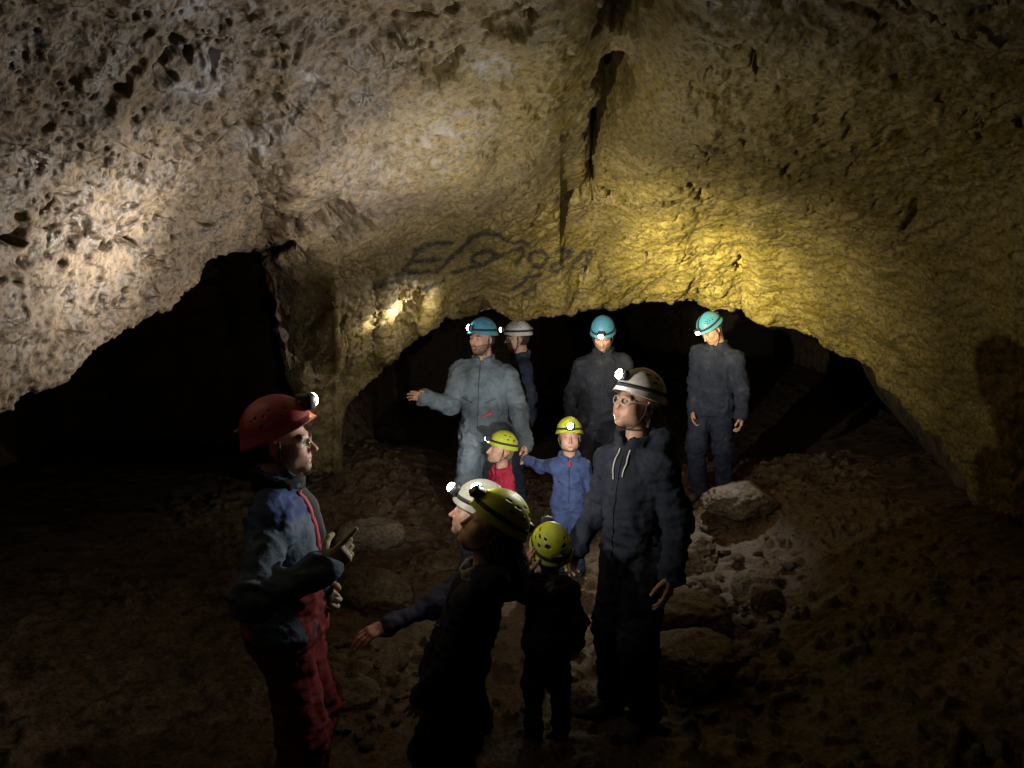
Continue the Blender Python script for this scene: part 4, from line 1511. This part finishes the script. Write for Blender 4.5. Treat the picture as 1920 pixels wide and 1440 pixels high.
persons['redgirl'] = person('small child in a yellow helmet and raspberry-red jacket in front of the bearded man', 943, 806, 5.5, 122, (-8, 12, 0), (.36, .02, .05),
    hs=.88, helmet='climb', shell='shell_yellow', child=True, hair=('short', 'hair_fair'), hairc=(.35, .25, .15), outfit='jacket', extras=dict(trousers=(.05, .05, .07)),
    lamp=dict(aim=(700, 880, 6.5), col=COOL, beams=((16, 80, 'flood'),)))
persons['bluekid'] = person('small child in a yellow helmet and blue coverall holding the bearded man\'s hand', 1068, 780, 5.4, 176, (4, 8, 0), (.055, .085, .20),
    hs=.88, helmet='climb', shell='shell_yellow', child=True, hair=('short', 'hair_brown'), hairc=(.25, .17, .1),
    arms={1: dict(px=(990, 862, 5.65), pole=(.3, -.3, -1), n=(0, -1, 0), hand=dict(curl=(.5, .5, .5, .5), thumb=.5))},
    lamp=dict(aim=(930, 420, 3.6), col=(1, .97, .88), beams=((24, 112, 'flood'),), glow=90))
persons['white10'] = person('visitor in a pale helmet behind the nearest girl, arm stretched out to the left', 902, 897, 3.35, 84, (6, 14, 0), (.035, .035, .06),
    hs=.97, armlen=1.3, helmet='climb', shell='shell_grey', female=True, hair=('short', 'hair_brown'), outfit='jacket', extras=dict(trousers=(.012, .014, .022)),
    arms={-1: dict(px=(690, 1195, 2.95), pole=(-.5, -.4, -1), n=(.2, 0, -1), hand=dict(curl=(.28, .3, .32, .34), thumb=.8, spread=.02)), 1: dict(at=(.24, .0, .86))},
    lamp=dict(aim=(330, 520, 3.2), col=COOL, beams=((16, 80, 'flood'),)))
persons['girl'] = person('girl in a yellow-green helmet with long brown hair looking up, nearest the camera', 935, 914, 2.75, 70, (36, 32, 0), (.018, .022, .035),
    hs=.95, nose=.8, helmet='climb', shell='shell_yellow', child=True, hair=('long', 'hair_dark'), hairc=(.10, .065, .04), outfit='coverall', hood=True, fleece=(.34, .31, .30), fine=.0036, bodyh=.009, lean=-.12,
    arms={1: dict(at=(.24, .08, .86)), -1: dict(at=(-.25, .05, .88))},
    lamp=dict(aim=(720, 300, 4.2), col=(1, .94, .82), beams=((62, 54, 'beam'), (28, 98, 'flood')), th=66, glow=90))
persons['backkid'] = person('small child in a bright yellow helmet seen from behind, between the girl and the woman', 1034, 978, 3.25, 8, (2, 24, 0), (.015, .017, .024),
    hs=.84, helmet='climb', shell='shell_yellow', child=True, hair=('short', 'hair_brown'), hairc=(.2, .13, .08), fleece=(.22, .22, .25), fine=.004, bodyh=.009,
    arms={-1: dict(px=(988, 1075, 3.2), pole=(-1, .1, -.6), n=(1, .2, 0), dir=(.1, .1, 1), hand=dict(curl=(.25, .28, .3, .35), thumb=.3))},
    lamp=dict(aim=(1005, 800, 5.5), col=COOL, beams=((120, 62, 'flood'),)))

# ---- small things sewn on or hanging from the clothes
w = persons['woman']
for s in (-1, 1):
    pts = [w['on_front'](s * (.034 - .004 * i / 6) * w['sb'], (1.445 - .020 * i * (1 if s < 0 else 1.2)) * w['sb'], .006) for i in range(7)]
    pts = [p for p in pts if p is not None]
    V, Q = tube(pts, .0034, 6)
    put_mesh('drawstring', V, Q, M['cord'], w['top'])
w['strip']('zip', w['lin']((0, 1.42), (.01, .92), 22), .005, M['zip'])
g = persons['guide']
V, Q = tube([g['on_front'](-(.03 + .012 * i) * g['sb'], (1.065 + .006 * i) * g['sb'], .003) for i in range(8)], [.006, .012, .012, .013, .012, .016, .014, .004], 6, flat=.5)
put_mesh('chest_badge', V, Q, M['redcloth'], g['top'])
r = persons['red']
r['strip']('placket', r['lin']((.0, 1.45), (.0, .98), 24), .030, M['strap'], flat=.35)
r['strip']('red_strap', r['lin']((.045, 1.46), (.030, 1.10), 20), .013, M['redcloth'], flat=.5)
b = persons['bluekid']
b['strip']('red_neckline', b['lin']((0, 1.46), (0, 1.39), 6), .012, M['redcloth'])
h = persons['white10']
a = np.linspace(0, 2 * math.pi, 25)[:-1]
dv = h['hdir'][-1]; e1 = np.cross(dv, [0, 0, 1.0]); e1 /= np.linalg.norm(e1); e2 = np.cross(dv, e1)
V, Q = tube([h['wr'][-1] + dv * .012 + (e1 * math.cos(t) + e2 * math.sin(t)) * .030 for t in a], .0028, 6, closed=True)
put_mesh('bracelet', V, Q, M['silver'], h['root'])
